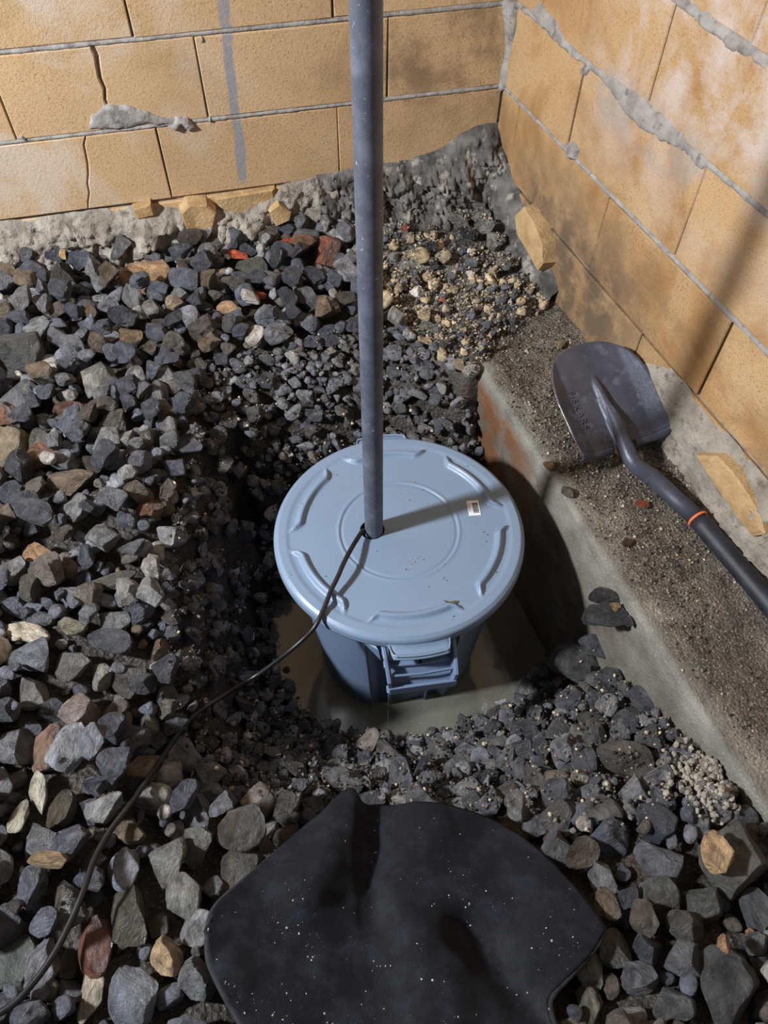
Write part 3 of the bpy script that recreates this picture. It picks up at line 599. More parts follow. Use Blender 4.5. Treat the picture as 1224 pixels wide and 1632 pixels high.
C = srgb
HER = [ # px, py, width px, height px, colour, name, category, label
 (230, 438, 84, 56, C(176, 132, 80), 'flat_stone', 'stone', 'ochre and grey flat stone lying near the mortar at the back wall, the longest there'),
 (403, 424, 48, 32, C(92, 92, 82), 'stone', 'stone', 'olive grey rounded stone touching the bigger orange brick shard by the back wall'),
 (379, 411, 32, 16, C(208, 98, 62), 'brick_shard', 'brick shard', 'flat orange brick shard beside the olive grey stone at the back wall'),
 (415, 475, 20, 15, C(204, 98, 64), 'brick_shard', 'brick shard', 'small orange brick shard on gravel just in front of the olive grey stone'),
 (520, 400, 50, 54, C(150, 82, 44), 'rusty_stone', 'stone', 'rust orange pointed stone standing left of the pipe at the back'),
 (365, 491, 38, 26, C(206, 158, 104), 'stone', 'stone', 'white and orange stone half way between back wall and bin'),
 (104, 469, 18, 15, C(204, 146, 70), 'pebble', 'pebble', 'small yellow ochre pebble left of the long flat ochre stone'),
 (208, 540, 38, 30, C(128, 102, 64), 'pebble', 'pebble', 'smooth olive brown pebble on the back left gravel'),
 (30, 572, 84, 74, C(74, 74, 72), 'rock', 'rock', 'big dark grey slab shaped rock at the left edge above the tan boulder'),
 (157, 612, 50, 64, C(138, 136, 128), 'mortar_clod', 'mortar clod', 'pale grey dusty mortar clod among the back left gravel'),
 (219, 605, 34, 46, C(146, 144, 140), 'stone', 'stone', 'pale grey rounded stone right of the dusty mortar clod'),
 (34, 640, 54, 56, C(104, 107, 112), 'stone', 'stone', 'grey stone just under the big dark slab rock'),
 (110, 652, 58, 34, C(124, 86, 62), 'rusty_stone', 'stone', 'rusty brown oval stone below the mortar clod'),
 (65, 702, 40, 60, C(104, 102, 88), 'stone', 'stone', 'upright greenish grey stone right of the tan boulder'),
 (14, 727, 66, 76, C(128, 112, 84), 'boulder', 'rock', 'large tan brown boulder cut by the left edge'),
 (118, 770, 78, 44, C(120, 100, 78), 'stone', 'stone', 'lumpy brown oval stone left of the bin'),
 (65, 888, 44, 40, C(176, 128, 80), 'stone', 'stone', 'ochre tan blocky stone at the left below the lumpy brown one'),
 (40, 1006, 80, 30, C(206, 190, 164), 'mortar_clod', 'mortar clod', 'long cream lumpy clod at the left edge'),
 (50, 1043, 72, 52, C(102, 108, 118), 'stone', 'stone', 'blue grey angular stone directly below the cream clod'),
 (115, 998, 50, 30, C(140, 132, 106), 'pebble', 'pebble', 'smooth pale olive pebble right of the cream clod'),
 (185, 995, 46, 34, C(112, 112, 114), 'stone', 'stone', 'grey stone right of the pale olive pebble'),
 (180, 925, 80, 32, C(88, 88, 76), 'stone', 'stone', 'long smooth dark olive stone left of the pit'),
 (178, 1028, 68, 38, C(72, 76, 84), 'stone', 'stone', 'dark blue grey wide stone left of the cable span'),
 (163, 1077, 36, 42, C(150, 146, 138), 'stone', 'stone', 'pale warm grey stone near the cable bend'),
 (115, 1065, 52, 46, C(110, 108, 102), 'stone', 'stone', 'grey stone with worn face under the pale olive pebble'),
 (52, 1105, 52, 48, C(118, 114, 110), 'stone', 'stone', 'grey and tan stone two below the cream clod'),
 (127, 1140, 56, 56, C(140, 124, 120), 'stone', 'stone', 'pinkish grey stone left of the cable'),
 (78, 1192, 50, 70, C(138, 104, 82), 'rusty_stone', 'stone', 'tall reddish brown stone at the lower left'),
 (120, 1207, 62, 78, C(140, 145, 156), 'stone', 'stone', 'jagged pale blue grey stone right of the reddish brown one'),
 (168, 1208, 38, 50, C(118, 122, 134), 'stone', 'stone', 'bluish pointed stone left of the cable'),
 (60, 1262, 30, 64, C(190, 182, 158), 'stone', 'stone', 'cream elongated stone at the lower left, the upper of two'),
 (31, 1303, 28, 54, C(182, 174, 150), 'stone', 'stone', 'cream elongated stone at the lower left, the lower of two'),
 (243, 1272, 66, 44, C(158, 155, 146), 'stone', 'stone', 'whitish grey flat stone touching the cable on its right'),
 (207, 1325, 52, 36, C(112, 98, 72), 'stone', 'stone', 'olive brown smooth stone by the cable'),
 (66, 1352, 62, 76, C(104, 106, 110), 'stone', 'stone', 'large grey stone left of the lower cable'),
 (95, 1383, 60, 22, C(152, 122, 80), 'flat_stone', 'stone', 'tan flat slab peeping out left of the lower cable'),
 (294, 1432, 52, 70, C(122, 122, 116), 'stone', 'stone', 'grey tall stone beside the left corner of the mat'),
 (314, 1351, 46, 58, C(104, 104, 98), 'stone', 'stone', 'dark grey rounded stone above the left mat edge'),
 (271, 1371, 54, 68, C(112, 112, 106), 'stone', 'stone', 'grey blocky stone left of the rounded one above the mat'),
 (196, 1386, 46, 60, C(134, 140, 156), 'stone', 'stone', 'light blue grey pointed stone right of the cable'),
 (205, 1460, 56, 86, C(84, 80, 68), 'stone', 'stone', 'tall dark olive stone right of the lower cable'),
 (265, 1523, 48, 56, C(194, 160, 112), 'stone', 'stone', 'tan ochre lumpy stone beside the left mat corner'),
 (143, 1590, 36, 64, C(172, 158, 132), 'stone', 'stone', 'cream upright stone at the bottom edge'),
 (215, 1590, 72, 84, C(116, 124, 138), 'rock', 'rock', 'large smooth pale blue rock at the bottom edge'),
 (152, 1514, 50, 88, C(116, 64, 46), 'rusty_stone', 'stone', 'rust red tall stone at the lower left'),
 (26, 1534, 70, 70, C(86, 94, 90), 'rock', 'rock', 'green grey rock beneath the cable end'),
 (315, 1560, 58, 60, C(116, 118, 122), 'stone', 'stone', 'grey stone tucked under the left mat edge'),
 (1163, 1372, 100, 98, C(98, 96, 90), 'boulder', 'rock', 'largest grey boulder on the right beside the ochre oblong stone'),
 (1115, 1379, 44, 60, C(206, 162, 106), 'stone', 'stone', 'ochre oblong stone leaning on the largest boulder'),
 (1047, 1380, 66, 68, C(100, 104, 112), 'stone', 'stone', 'blue grey angular stone left of the ochre oblong stone'),
 (963, 1401, 46, 58, C(118, 120, 124), 'stone', 'stone', 'pale grey pointed stone right of the mat'),
 (1047, 1434, 60, 60, C(90, 94, 92), 'stone', 'stone', 'smooth greenish grey stone below the blue grey angular one'),
 (1118, 1444, 58, 58, C(84, 86, 84), 'stone', 'stone', 'dark grey smooth stone below the ochre oblong stone'),
 (886, 1252, 54, 38, C(122, 110, 94), 'stone', 'stone', 'brownish wedge shaped stone on the dirt mound'),
 (921, 1247, 30, 24, C(160, 150, 138), 'stone', 'stone', 'small whitish stone beside the brownish wedge'),
 (970, 1338, 70, 52, C(84, 92, 108), 'rock', 'rock', 'dark blue wide rock above the right mat corner'),
 (1161, 1573, 84, 112, C(76, 78, 80), 'boulder', 'rock', 'large long dark rock in the bottom right corner'),
 (1130, 1514, 20, 26, C(196, 146, 100), 'crumb', 'crumb', 'orange crumb in the lower right gravel, the larger'),
 (1194, 1490, 16, 16, C(196, 140, 92), 'crumb', 'crumb', 'tiny orange crumb near the right edge'),
 (1071, 1600, 66, 54, C(86, 90, 96), 'stone', 'stone', 'dark bluish stone at the bottom right of centre'),
 (1089, 1527, 62, 50, C(96, 100, 106), 'stone', 'stone', 'grey stone left of the larger orange crumb'),
 (943, 1604, 36, 62, C(120, 114, 96), 'stone', 'stone', 'olive tan slim upright stone right of the mat'),
 (978, 1512, 52, 56, C(98, 96, 92), 'stone', 'stone', 'grey rounded stone touching the right mat corner'),
 (936, 1545, 44, 54, C(116, 116, 108), 'stone', 'stone', 'pale grey green stone against the right mat edge'),
 (1020, 1560, 50, 46, C(96, 100, 108), 'stone', 'stone', 'bluish oval stone in the lower right gravel'),
 (1090, 1480, 60, 42, C(88, 86, 80), 'stone', 'stone', 'brown grey flat stone under the dark smooth one'),
 (1212, 1460, 44, 76, C(88, 92, 96), 'rock', 'rock', 'grey rock cut by the right edge'),
 (546, 1248, 66, 40, C(104, 104, 106), 'stone', 'stone', 'grey flat stone just above the pointed tip of the mat'),
 (995, 1222, 84, 56, C(84, 78, 72), 'dirt_clod', 'dirt clod', 'brown dirty clod on the mound between mat and footing'),
 (905, 1080, 72, 60, C(76, 76, 78), 'dirt_clod', 'dirt clod', 'dark grey clod above the murky water on the right bank'),
 (1022, 1120, 36, 44, C(78, 82, 90), 'stone', 'stone', 'dark blue stone leaning on the footing face'),
 (1035, 1180, 46, 42, C(88, 90, 94), 'stone', 'stone', 'grey angular stone beside the footing on the mound'),
 (940, 1057, 54, 36, C(82, 86, 94), 'stone', 'stone', 'dark slanted stone at the top of the right bank'),
 (1180, 1300, 50, 34, C(82, 86, 94), 'stone', 'stone', 'dark stone wedged below the footing edge near the right side'),
 (1137, 1232, 44, 40, C(172, 160, 140), 'mortar_clod', 'mortar clod', 'pale beige mortar clod against the footing, the biggest'),
 (1160, 1262, 34, 26, C(168, 150, 120), 'mortar_clod', 'mortar clod', 'beige mortar clod below the biggest one against the footing'),
 (1090, 1190, 30, 30, C(142, 132, 118), 'mortar_clod', 'mortar clod', 'grey beige clod at the top of the mortar crumbs by the footing'),
 (1120, 1188, 28, 30, C(90, 84, 76), 'stone', 'stone', 'brown grey pebble wedged against the footing above the beige clods'),
 (668, 411, 34, 26, C(208, 180, 130), 'block_chip', 'block chip', 'cream block chip with a grey face right of the pipe'),
 (707, 412, 26, 26, C(200, 176, 132), 'block_chip', 'block chip', 'rounded cream block chip right of the grey faced chip'),
 (743, 377, 28, 18, C(48, 48, 54), 'stone', 'stone', 'black oval stone at the foot of the corner mortar'),
 (687, 400, 20, 12, C(54, 54, 58), 'stone', 'stone', 'black sliver stone between the two cream block chips'),
 (645, 366, 11, 14, C(170, 72, 58), 'brick_shard', 'brick shard', 'dark red brick shard just right of the pipe near the back wall'),
 (490, 474, 42, 34, C(96, 98, 102), 'stone', 'stone', 'dark grey rounded rock left of the pipe'),
 (378, 452, 36, 32, C(96, 98, 106), 'stone', 'stone', 'grey angular stone below the olive grey one'),
 (315, 360, 0, 0, None, None, None, None),
 (455, 388, 26, 10, C(196, 86, 56), 'brick_shard', 'brick shard', 'thin orange red brick shard at the foot of the back mortar'),
 (705, 482, 10, 9, C(214, 120, 92), 'brick_shard', 'brick shard', 'small pinkish brick shard on the cream grit'),
 (676, 507, 20, 16, C(206, 176, 128), 'block_chip', 'block chip', 'cream chip half way between corner and bin'),
 (1186, 0, 0, 0, None, None, None, None),
 (100, 1290, 40, 60, C(84, 74, 58), 'stone', 'stone', 'dark brown stone under the cream pair'),
 (300, 720, 60, 30, C(88, 92, 100), 'stone', 'stone', 'dark blue slanted stone left of the bin'),
 (350, 705, 30, 40, C(86, 90, 98), 'stone', 'stone', 'dark blue pointed stone on the left bank'),
 (275, 712, 30, 30, C(104, 106, 108), 'stone', 'stone', 'grey stone at the top of the left bank'),
]
HER = [h for h in HER if h[4] is not None]
for k_, (x_, y_, w_, h_, wh_) in enumerate([(640, 296, 30, 24, 'right against the pipe below the back wall'), (668, 318, 28, 20, 'small, in front of the corner mound near the pipe'), (655, 342, 34, 22, 'flat, behind the dark red brick shard'), (702, 328, 38, 26, 'largest in front of the corner mound'), (730, 352, 40, 26, 'behind the black oval stone'),
        (765, 345, 34, 26, 'below the peak of the corner mound'), (790, 385, 30, 26, 'beside the leaning block fragment'), (775, 368, 26, 20, 'smaller, between the black oval stone and the leaning fragment'), (805, 420, 26, 26, 'at the foot of the leaning block fragment'), (745, 315, 36, 30, 'high on the corner mound')]):
    HER.append((x_, y_, w_, h_, C(150 - 9 * (k_ % 3), 146 - 9 * (k_ % 3), 140 - 9 * (k_ % 3)), 'mortar_clod', 'mortar clod', 'grey mortar clod ' + wh_))
hero_specs = []
def settle(x, y, a, b, c, yaw, sink=.88, add=0.):
    fp = footprint(x, y, a, b, yaw)
    if fp is None: return None
    sl, m, prof = fp
    if not m.any(): return None
    low = Hm[sl][m] + c * prof[m] * sink
    z = float(np.percentile(low, 90)) + add
    return z, sl, m, prof
def deposit(sl, m, prof, z, c):
    sub = Hm[sl]; sub[m] = np.maximum(sub[m], z + c * prof[m] * .92)
for h in HER:
    px, py, wp, hp, col, nm, cat, lab = h
    r = random.Random(int(px * 7 + py)); P = find_ground(px, py, .022); dep = pix(P)[2]; pm = dep / FPX
    a = wp * pm / 2 * 1.06; b = hp * pm / 2 * 1.12
    c = min(a, b) * r.uniform(.8, 1.) if 'shard' not in nm and 'flat' not in nm else min(a, b) * .55
    yaw = r.uniform(-.25, .25)
    res = settle(P[0], P[1], a, b, c, yaw, .5, .010 if min(wp, hp) > 24 else .024)
    if res is None: continue
    z, sl, m, prof = res
    deposit(sl, m, prof, z, c); hero[sl][m] = True
    m_ = sum(col[:3]) / 3; sa_ = 1. if 'brick' in nm else .72; col = tuple(min(1, (v * sa_ + m_ * (1 - sa_)) * 1.45) for v in col[:3]) + (1,)
    o = stone_obj(nm, r.randrange(len(RM)), (P[0], P[1], z), (a, b, c), (r.uniform(-.3, .3), r.uniform(-.25, .25), yaw + r.choice((0, math.pi))), col)
    tag(o, lab, cat)

def matpoly_px(): return [(555, 1262), (600, 1285), (690, 1285), (780, 1308), (850, 1350), (920, 1415), (962, 1480), (950, 1510), (875, 1600), (900, 1700), (330, 1700), (385, 1640), (330, 1530), (328, 1470), (350, 1435), (450, 1350)]
MP = np.array(matpoly_px(), float)
MPE = MP + (np.array([640., 1480]) - MP) * -.02; MPE[MP[:, 1] > 1590, 1] += 60
def inpoly(x, y, P):
    ins = np.zeros(np.shape(x), bool)
    for i in range(len(P)):
        a, b = P[i], P[(i + 1) % len(P)]
        ins ^= ((a[1] > y) != (b[1] > y)) & (x < (b[0] - a[0]) * (y - a[1]) / (b[1] - a[1] + 1e-12) + a[0])
    return ins
# stones dropped one by one into the lowest spots
S_pos = []; S_dim = []; S_rot = []; S_col = []; S_k = []
def GZf(X, Y): return gz(X, Y)
def allowed(X, Y):
    u = foot_u(X, Y); d = back_d(X, Y)
    rb = np.hypot(X - LC[0], Y - LC[1])
    cov = (GZf(X, Y) > FT + .004) & (u > .02)
    return ((u > u_face + .012) | cov) & (d > .03) & (rb > .235) & (gz(X, Y) > WZ - .045)
def zone(px, py):
    """0 coarse gravel, 1 dirty bank with fewer and smaller stones, 2 grit by the corner"""
    z = np.zeros(np.shape(px), int)
    bank = inpoly(px, py, np.array([(330, 600), (440, 560), (640, 540), (760, 600), (800, 760), (960, 900), (1060, 1050), (1180, 1240), (1000, 1330), (900, 1340), (800, 1300), (540, 1290), (420, 1290), (300, 1210), (270, 1000), (290, 800)], float))
    z[bank] = 1
    grit = inpoly(px, py, np.array([(625, 330), (560, 400), (610, 470), (625, 520), (760, 600), (900, 760), (960, 500), (850, 380), (780, 300)], float))
    z[grit] = 2
    return z
def drop(N, lo, hi, zones, prob=1., region=None, cand=14, k3=True, maxlift=.08, hf=(.7, 1.05)):
    cnt = 0
    for t in range(N):
        X = rng.uniform(-1.35, .80, cand); Y = rng.uniform(-.38, 1.86, cand)
        if region is not None: X = rng.uniform(region[0], region[1], cand); Y = rng.uniform(region[2], region[3], cand)
        ok = allowed(X, Y)
        z0 = gz(X, Y); q = pix(np.stack([X, Y, z0], -1)); zn = zone(q[:, 0], q[:, 1])
        ok &= np.isin(zn, zones)
        ok &= ~gz(X, Y, hero)
        if not ok.any(): continue
        lift = gz(X, Y, Hm) - z0 + rng.uniform(0, .010, cand); lift[~ok] = 9; i = int(np.argmin(lift))
        if lift[i] > maxlift: continue
        s = rng.uniform(lo, hi) / 2; a = s * rng.uniform(.9, 1.25); b = s * rng.uniform(.75, 1.05); c = b * rng.uniform(*hf)
        if foot_u(X[i], Y[i]) < u_face + a * .8 and not gz(X[i], Y[i]) > FT + .004: continue
        if math.hypot(X[i] - LC[0], Y[i] - LC[1]) < .215 + a: continue
        yaw = rng.uniform(0, math.pi); res = settle(X[i], Y[i], a, b, c, yaw, .80)
        if res is None: continue
        z, sl, m, prof = res
        if hero[sl][m].mean() > .12: continue
        if inpoly(q[i, 0], q[i, 1], MPE): continue
        if z - float(GZ[sl][m].max()) > maxlift: continue
        deposit(sl, m, prof, z, c)
        gx_, gy_ = slope(X[i], Y[i])
        S_pos.append((X[i], Y[i], z)); S_dim.append((a, b, c)); S_rot.append((rng.uniform(-.6, .6) + gy_ * .5, rng.uniform(-.6, .6) - gx_ * .5, yaw))
        S_col.append(PALS[rng.choice(len(PALS), p=PW)][0]); S_k.append(0 if k3 else 1); cnt += 1
    return cnt
n1 = drop(1500, .026, .040, [0], maxlift=.03)
n2 = drop(2900, .034, .062, [0], maxlift=.062)
n3 = drop(1500, .016, .030, [0], cand=20, k3=False, maxlift=.05)
n4 = drop(420, .034, .060, [1], region=(-.1, .50, .15, .80), cand=10, maxlift=.03, hf=(.5, .8))
n4 += drop(1500, .020, .044, [1], region=(-.55, .50, .15, 1.45), cand=16, maxlift=.03, hf=(.5, .75))
n5 = drop(2000, .010, .022, [1], region=(-.55, .50, .15, 1.45), cand=16, k3=False, maxlift=.035)
n6 = drop(700, .005, .014, [2], region=(-.1, .5, .9, 1.8), cand=12, k3=False, maxlift=.02)
n7 = drop(120, .016, .028, [2], region=(-.1, .5, .9, 1.8), cand=12, maxlift=.02)
print('stones', n1, n2, n3, n4, n5, n6, n7)
S_pos = np.array(S_pos); S_dim = np.array(S_dim); S_col = np.array(S_col); S_k = np.array(S_k)
zn = zone(*pix(S_pos)[:, :2].T)
for i in np.where(zn == 2)[0]:                       # cream block crumbs near the corner
    if rng.random() < .36: j_ = rng.integers(-22, 8); S_col[i] = srgb(196 + j_, 176 + j_, 142 + j_)
for i in np.where((zn == 1))[0]:
    m_ = S_col[i][:3].mean(); S_col[i][:3] = (S_col[i][:3] * .45 + m_ * .55) * (1.15 if m_ < .2 else .8)
S_col[:, :3] *= rng.uniform(.95, 2.0, len(S_col))[:, None]
S_col[:, 2] *= 1.06
# which stones show largest: coarse visibility buffer at half size
q = pix(S_pos); order = np.argsort(-q[:, 2]); buf = -np.ones((816, 612), int)
for i in order:
    rr_ = S_dim[i] * FPX / q[i, 2] / 2; x, y = q[i, 0] / 2, q[i, 1] / 2; rx, ry = rr_[:2].mean(), max(rr_[1], rr_[2]) * .95
    if x < -20 or y < -20 or x > 632 or y > 836: continue
    x0, x1, y0, y1 = max(0, int(x - rx)), min(612, int(x + rx) + 1), max(0, int(y - ry)), min(816, int(y + ry) + 1)
    if x1 <= x0 or y1 <= y0: continue
    yy, xx = np.mgrid[y0:y1, x0:x1]; mm = ((xx - x) / rx) ** 2 + ((yy - y) / ry) ** 2 < 1
    buf[y0:y1, x0:x1][mm] = i
yy, xx = np.mgrid[0:816, 0:612]; buf[inpoly(xx * 2., yy * 2., MP)] = -1
lidm = ((xx * 2 - 636) / 205.) ** 2 + ((yy * 2 - 855) / 165.) ** 2 < 1; buf[lidm] = -1; buf[(abs(xx * 2 - 590) < 28) & (yy * 2 < 850)] = -1
vis = np.bincount(buf[buf >= 0].ravel(), minlength=len(S_pos))
isgrey = (S_k == 0)
pick = np.argsort(-vis * isgrey)[:296]
picked = np.zeros(len(S_pos), bool); picked[pick] = True
LM = [(230, 438, 'the long ochre flat stone'), (403, 424, 'the olive grey stone'), (520, 400, 'the rust orange pointed stone'), (365, 491, 'the white and orange stone'), (208, 540, 'the olive brown pebble'),
      (30, 572, 'the big dark slab rock'), (157, 612, 'the dusty mortar clod'), (110, 652, 'the rusty oval stone'), (14, 727, 'the tan boulder'), (118, 770, 'the lumpy brown stone'), (65, 888, 'the ochre tan blocky stone'),
      (40, 1006, 'the long cream clod'), (180, 925, 'the long dark olive stone'), (163, 1077, 'the pale warm grey stone'), (127, 1140, 'the pinkish grey stone'), (78, 1192, 'the tall reddish brown stone'), (31, 1303, 'the lower cream stone'),
      (60, 1262, 'the upper cream stone'), (243, 1272, 'the whitish flat stone'), (207, 1325, 'the olive brown smooth stone'), (196, 1386, 'the light blue grey pointed stone'), (265, 1523, 'the tan lumpy stone'), (152, 1514, 'the rust red stone'),
      (215, 1590, 'the pale blue rock'), (26, 1534, 'the green grey rock'), (294, 1432, 'the left mat corner'), (1163, 1372, 'the largest grey boulder'), (1115, 1379, 'the ochre oblong stone'), (970, 1338, 'the dark blue wide rock'),
      (1161, 1573, 'the long dark corner rock'), (1130, 1514, 'the larger orange crumb'), (962, 1480, 'the right mat corner'), (1137, 1232, 'the beige mortar clods'), (886, 1252, 'the brownish wedge stone'), (546, 1248, 'the tip of the mat'),
      (905, 1080, 'the dark grey clod'), (95, 1383, 'the tan flat slab'), (490, 474, 'the rounded rock by the pipe'), (300, 720, 'the dark blue slanted stone'), (104, 469, 'the yellow ochre pebble'), (668, 411, 'the cream block chips')]
LMp = np.array([(a, b) for a, b, c in LM], float); seen = {}
DIR = ['right of', 'below and right of', 'below', 'below and left of', 'left of', 'above and left of', 'above', 'above and right of']
for i in pick:
    o = stone_obj('gravel_stone', int(rng.integers(len(RM))), S_pos[i], S_dim[i], S_rot[i], tuple(S_col[i]))
    x, y = q[i, :2]; c = S_col[i]; lum = c[:3].mean(); warm = c[0] / (c[2] + 1e-4)
    tone = 'rusty' if warm > 2.6 else 'tan' if warm > 1.5 and lum > .12 else 'brown' if warm > 1.25 else 'pale' if lum > .26 else 'grey' if lum > .13 else 'dark'
    dx, dy = x - LMp[:, 0], y - LMp[:, 1]; od = np.argsort(np.hypot(dx, dy))[:14]
    for dist_i in od:
        dd = math.hypot(dx[dist_i], dy[dist_i]); far = 'just ' if dd < 58 else '' if dd < 120 else 'well '
        lab = '%s stone %s%s %s' % (tone, far, DIR[int(round(math.atan2(dy[dist_i], dx[dist_i]) / (math.pi / 4))) % 8], LM[dist_i][2])
        if lab not in seen: break
    seen[lab] = seen.get(lab, 0) + 1
    tag(o, lab, 'stone', 'larger single stones of the dark gravel')
print('unique', len(seen), 'dups', sum(v > 1 for v in seen.values()))
def bulk(name, idx, protos, mat, rots=None, pos=None, dim=None, col=None):
    VV = []; FF = []; CC = []; off = 0
    for i in idx:
        V, F = protos[int(rng.integers(len(protos)))]
        W = (V * dim[i]) @ rotm(*rots[i]).T + pos[i]
        VV.append(W); FF.append(F + off); CC.append(np.repeat(np.asarray(col[i])[None, :], len(V), 0)); off += len(V)
    me = mesh_np(name, np.concatenate(VV), np.concatenate(FF), mat)
    at_ = me.attributes.new('stone_col', 'FLOAT_COLOR', 'POINT'); at_.data.foreach_set('color', np.concatenate(CC).astype(np.float32).ravel())
    return link(name, me)
idx = np.where(~picked & (S_k == 0))[0]
VV = bulk('gravel', idx, ROCK3, M_stones, S_rot, S_pos, S_dim, S_col)
tag(VV, 'wet dark crushed gravel filling the gaps between the larger stones', 'gravel', None, 'stuff')
idx = np.where(~picked & (S_k == 1))[0]
o = bulk('fine_gravel', idx, ROCK2, M_stones, S_rot, S_pos, S_dim, S_col)
tag(o, 'small stones and chips on the pit banks and by the corner', 'gravel', None, 'stuff')

# grit: crumbs of dirt and block, finer than the stones
ROCK1 = []
for i in range(8):
    V, F = ico(1); r_ = np.random.default_rng(90 + i); V = V * r_.uniform(.7, 1.1, (len(V), 1)); ROCK1.append((V, F))
def grit(name, pts, sizes, cols, label):
    N = len(pts); rot = rng.uniform(0, 3.1, (N, 3)); dim = sizes[:, None] * rng.uniform(.6, 1.1, (N, 3))
    o = bulk(name, range(N), ROCK1, M_grit, rot, pts, dim, cols); o.data.polygons.foreach_set('use_smooth', [False] * len(o.data.polygons))
    return tag(o, label, 'grit', None, 'stuff')
def gcol(N, p=(.4, .35, .25)):
    base = np.array([srgb(192, 178, 152), srgb(120, 112, 102), srgb(54, 50, 48)]); k = rng.choice(3, N, p=p)
    c = base[k].copy(); c[:, :3] *= rng.uniform(.7, 1.2, (N, 1)); return c
X = rng.uniform(-.2, .55, 60000); Y = rng.uniform(.85, 1.84, 60000); Q = pix(np.stack([X, Y, gz(X, Y)], -1)); zn = zone(Q[:, 0], Q[:, 1])
ok = ((foot_u(X, Y) > u_face) | (gz(X, Y) > FT + .002)) & (foot_u(X, Y) > .015) & (back_d(X, Y) > .03) & (zn == 2); X, Y = X[ok][:12000], Y[ok][:12000]
s = .0010 + .0035 * rng.random(len(X)) ** 3
grit('grit', np.stack([X, Y, gz(X, Y, Hm) + s * .3], -1), s, gcol(len(X), (.32, .38, .30)), 'cream and dark grit strewn over the dirt near the wall corner')
X = rng.uniform(-.6, .55, 60000); Y = rng.uniform(.1, 1.4, 60000); Q = pix(np.stack([X, Y, gz(X, Y)], -1)); zn = zone(Q[:, 0], Q[:, 1])
ok = allowed(X, Y) & (zn == 1); X, Y = X[ok][:9000], Y[ok][:9000]
s = .0010 + .0042 * rng.random(len(X)) ** 2.5
grit('grit', np.stack([X, Y, gz(X, Y, Hm) + s * .1], -1), s, gcol(len(X), (.10, .35, .55)), 'fine dark and beige grit sticking to the pit banks')
Q = [find_ground(x, y, .005, Hm) for x, y in zip(rng.normal(1135, 30, 900), rng.normal(1235, 26, 900))]
Q = np.array([p for p in Q if foot_u(p[0], p[1]) > u_face + .008]); s = .0015 + .006 * rng.random(len(Q)) ** 2
cc = gcol(len(Q), (.75, .25, 0.)); cc[:, :3] = cc[:, :3] * .35 + cc[:, :3].mean(1)[:, None] * .33
grit('mortar_crumbs', Q + np.stack([0 * s, 0 * s, s * .4], -1), s, cc, 'pale beige mortar crumbs spilled against the footing')
ss_ = rng.uniform(-.05, 2.2, 26000); uu = rng.uniform(.012, .245, 26000)
dens = np.exp(-((ss_ - .75) / .5) ** 2) * .9 + .08; dens *= np.where(uu > .215, .25, 1.)
dens = dens * np.clip(.5 + 1.6 * fbm(np.stack([ss_, uu, uu * 0], -1), 12, 3, 4.), .1, 1.5)
ok = rng.random(len(ss_)) < dens; ss_, uu = ss_[ok], uu[ok]
s = .0008 + .0032 * rng.random(len(ss_)) ** 3
fv = np.array([v.co[:] for v in foot.data.vertices])
# footing top height lookup
mprof = 72; ft = fv.reshape(420, -1, 3); si = np.clip(((ss_ + .15) / 2.55 * 419).astype(int), 0, 419); us = ft[0, 15:, 1]
ui = np.array([15 + int(np.argmin(abs(us - u_))) for u_ in uu]); tz = ft[si, ui, 2]
def foot_top(s_, u_):
    return float(ft[int(np.clip((s_ + .15) / 2.55 * 419, 0, 419)), 15 + int(np.argmin(abs(us - u_))), 2]) + FT
W = np.stack([-ss_, uu, tz + s * .3, np.ones(len(ss_))], -1) @ np.array(MF).T
grit('footing_grit', W[:, :3], s, gcol(len(s), (.12, .55, .33)), 'sandy grit lying on the concrete footing around the shovel')
def on_foot(px, py, h=0.):
    P = at(px, py, FT + h); s_, u_ = foot_s(P[0], P[1]), foot_u(P[0], P[1]); return at(px, py, foot_top(s_, u_) + h)
FH = [(1023, 806, 22, 14, C(176, 88, 62), 'brick_shard', 'brick shard', 'red brown brick shard on the footing left of the shovel shaft'),
      (815, 464, 14, 5, C(186, 84, 56), 'brick_shard', 'brick shard', 'slim red brick shard on the grit, left of the slanted one'),
      (865, 472, 10, 16, C(186, 84, 56), 'brick_shard', 'brick shard', 'slanted red brick shard near the foot of the right wall'),
      (826, 508, 20, 8, C(186, 88, 60), 'brick_shard', 'brick shard', 'red brick shard nearest the shovel tip'),
      (760, 455, 10, 7, C(176, 84, 60), 'brick_shard', 'brick shard', 'tiny red brick shard in the middle of the corner grit'),
      (877, 745, 22, 16, C(160, 128, 84), 'crumb', 'crumb', 'ochre crumb on the footing edge below the shovel blade'),
      (893, 750, 11, 9, C(150, 130, 104), 'crumb', 'crumb', 'small beige crumb right of the ochre crumb on the footing edge'),
      (893, 550, 20, 16, C(188, 166, 124), 'crumb', 'crumb', 'cream crumb on the footing touching the shovel tip'),
      (905, 785, 22, 22, C(124, 116, 104), 'flat_stone', 'stone', 'flat grey stone set in the footing dirt below the blade'),
      (1000, 866, 16, 14, C(92, 62, 44), 'crumb', 'crumb', 'brown crumb on the wet part of the footing'),
      (968, 952, 64, 32, C(70, 71, 74), 'dirt_clod', 'dirt clod', 'dark mud clod stuck on the footing face at the pit, upper'),
      (962, 985, 72, 40, C(66, 68, 73), 'dirt_clod', 'dirt clod', 'dark mud clod stuck on the footing face at the pit, lower'),
      (980, 969, 16, 14, C(186, 158, 112), 'crumb', 'crumb', 'tan crumb pressed into the mud clods on the footing'),
      (1001, 990, 16, 18, C(72, 76, 84), 'crumb', 'crumb', 'dark chip right of the mud clods on the footing edge')]
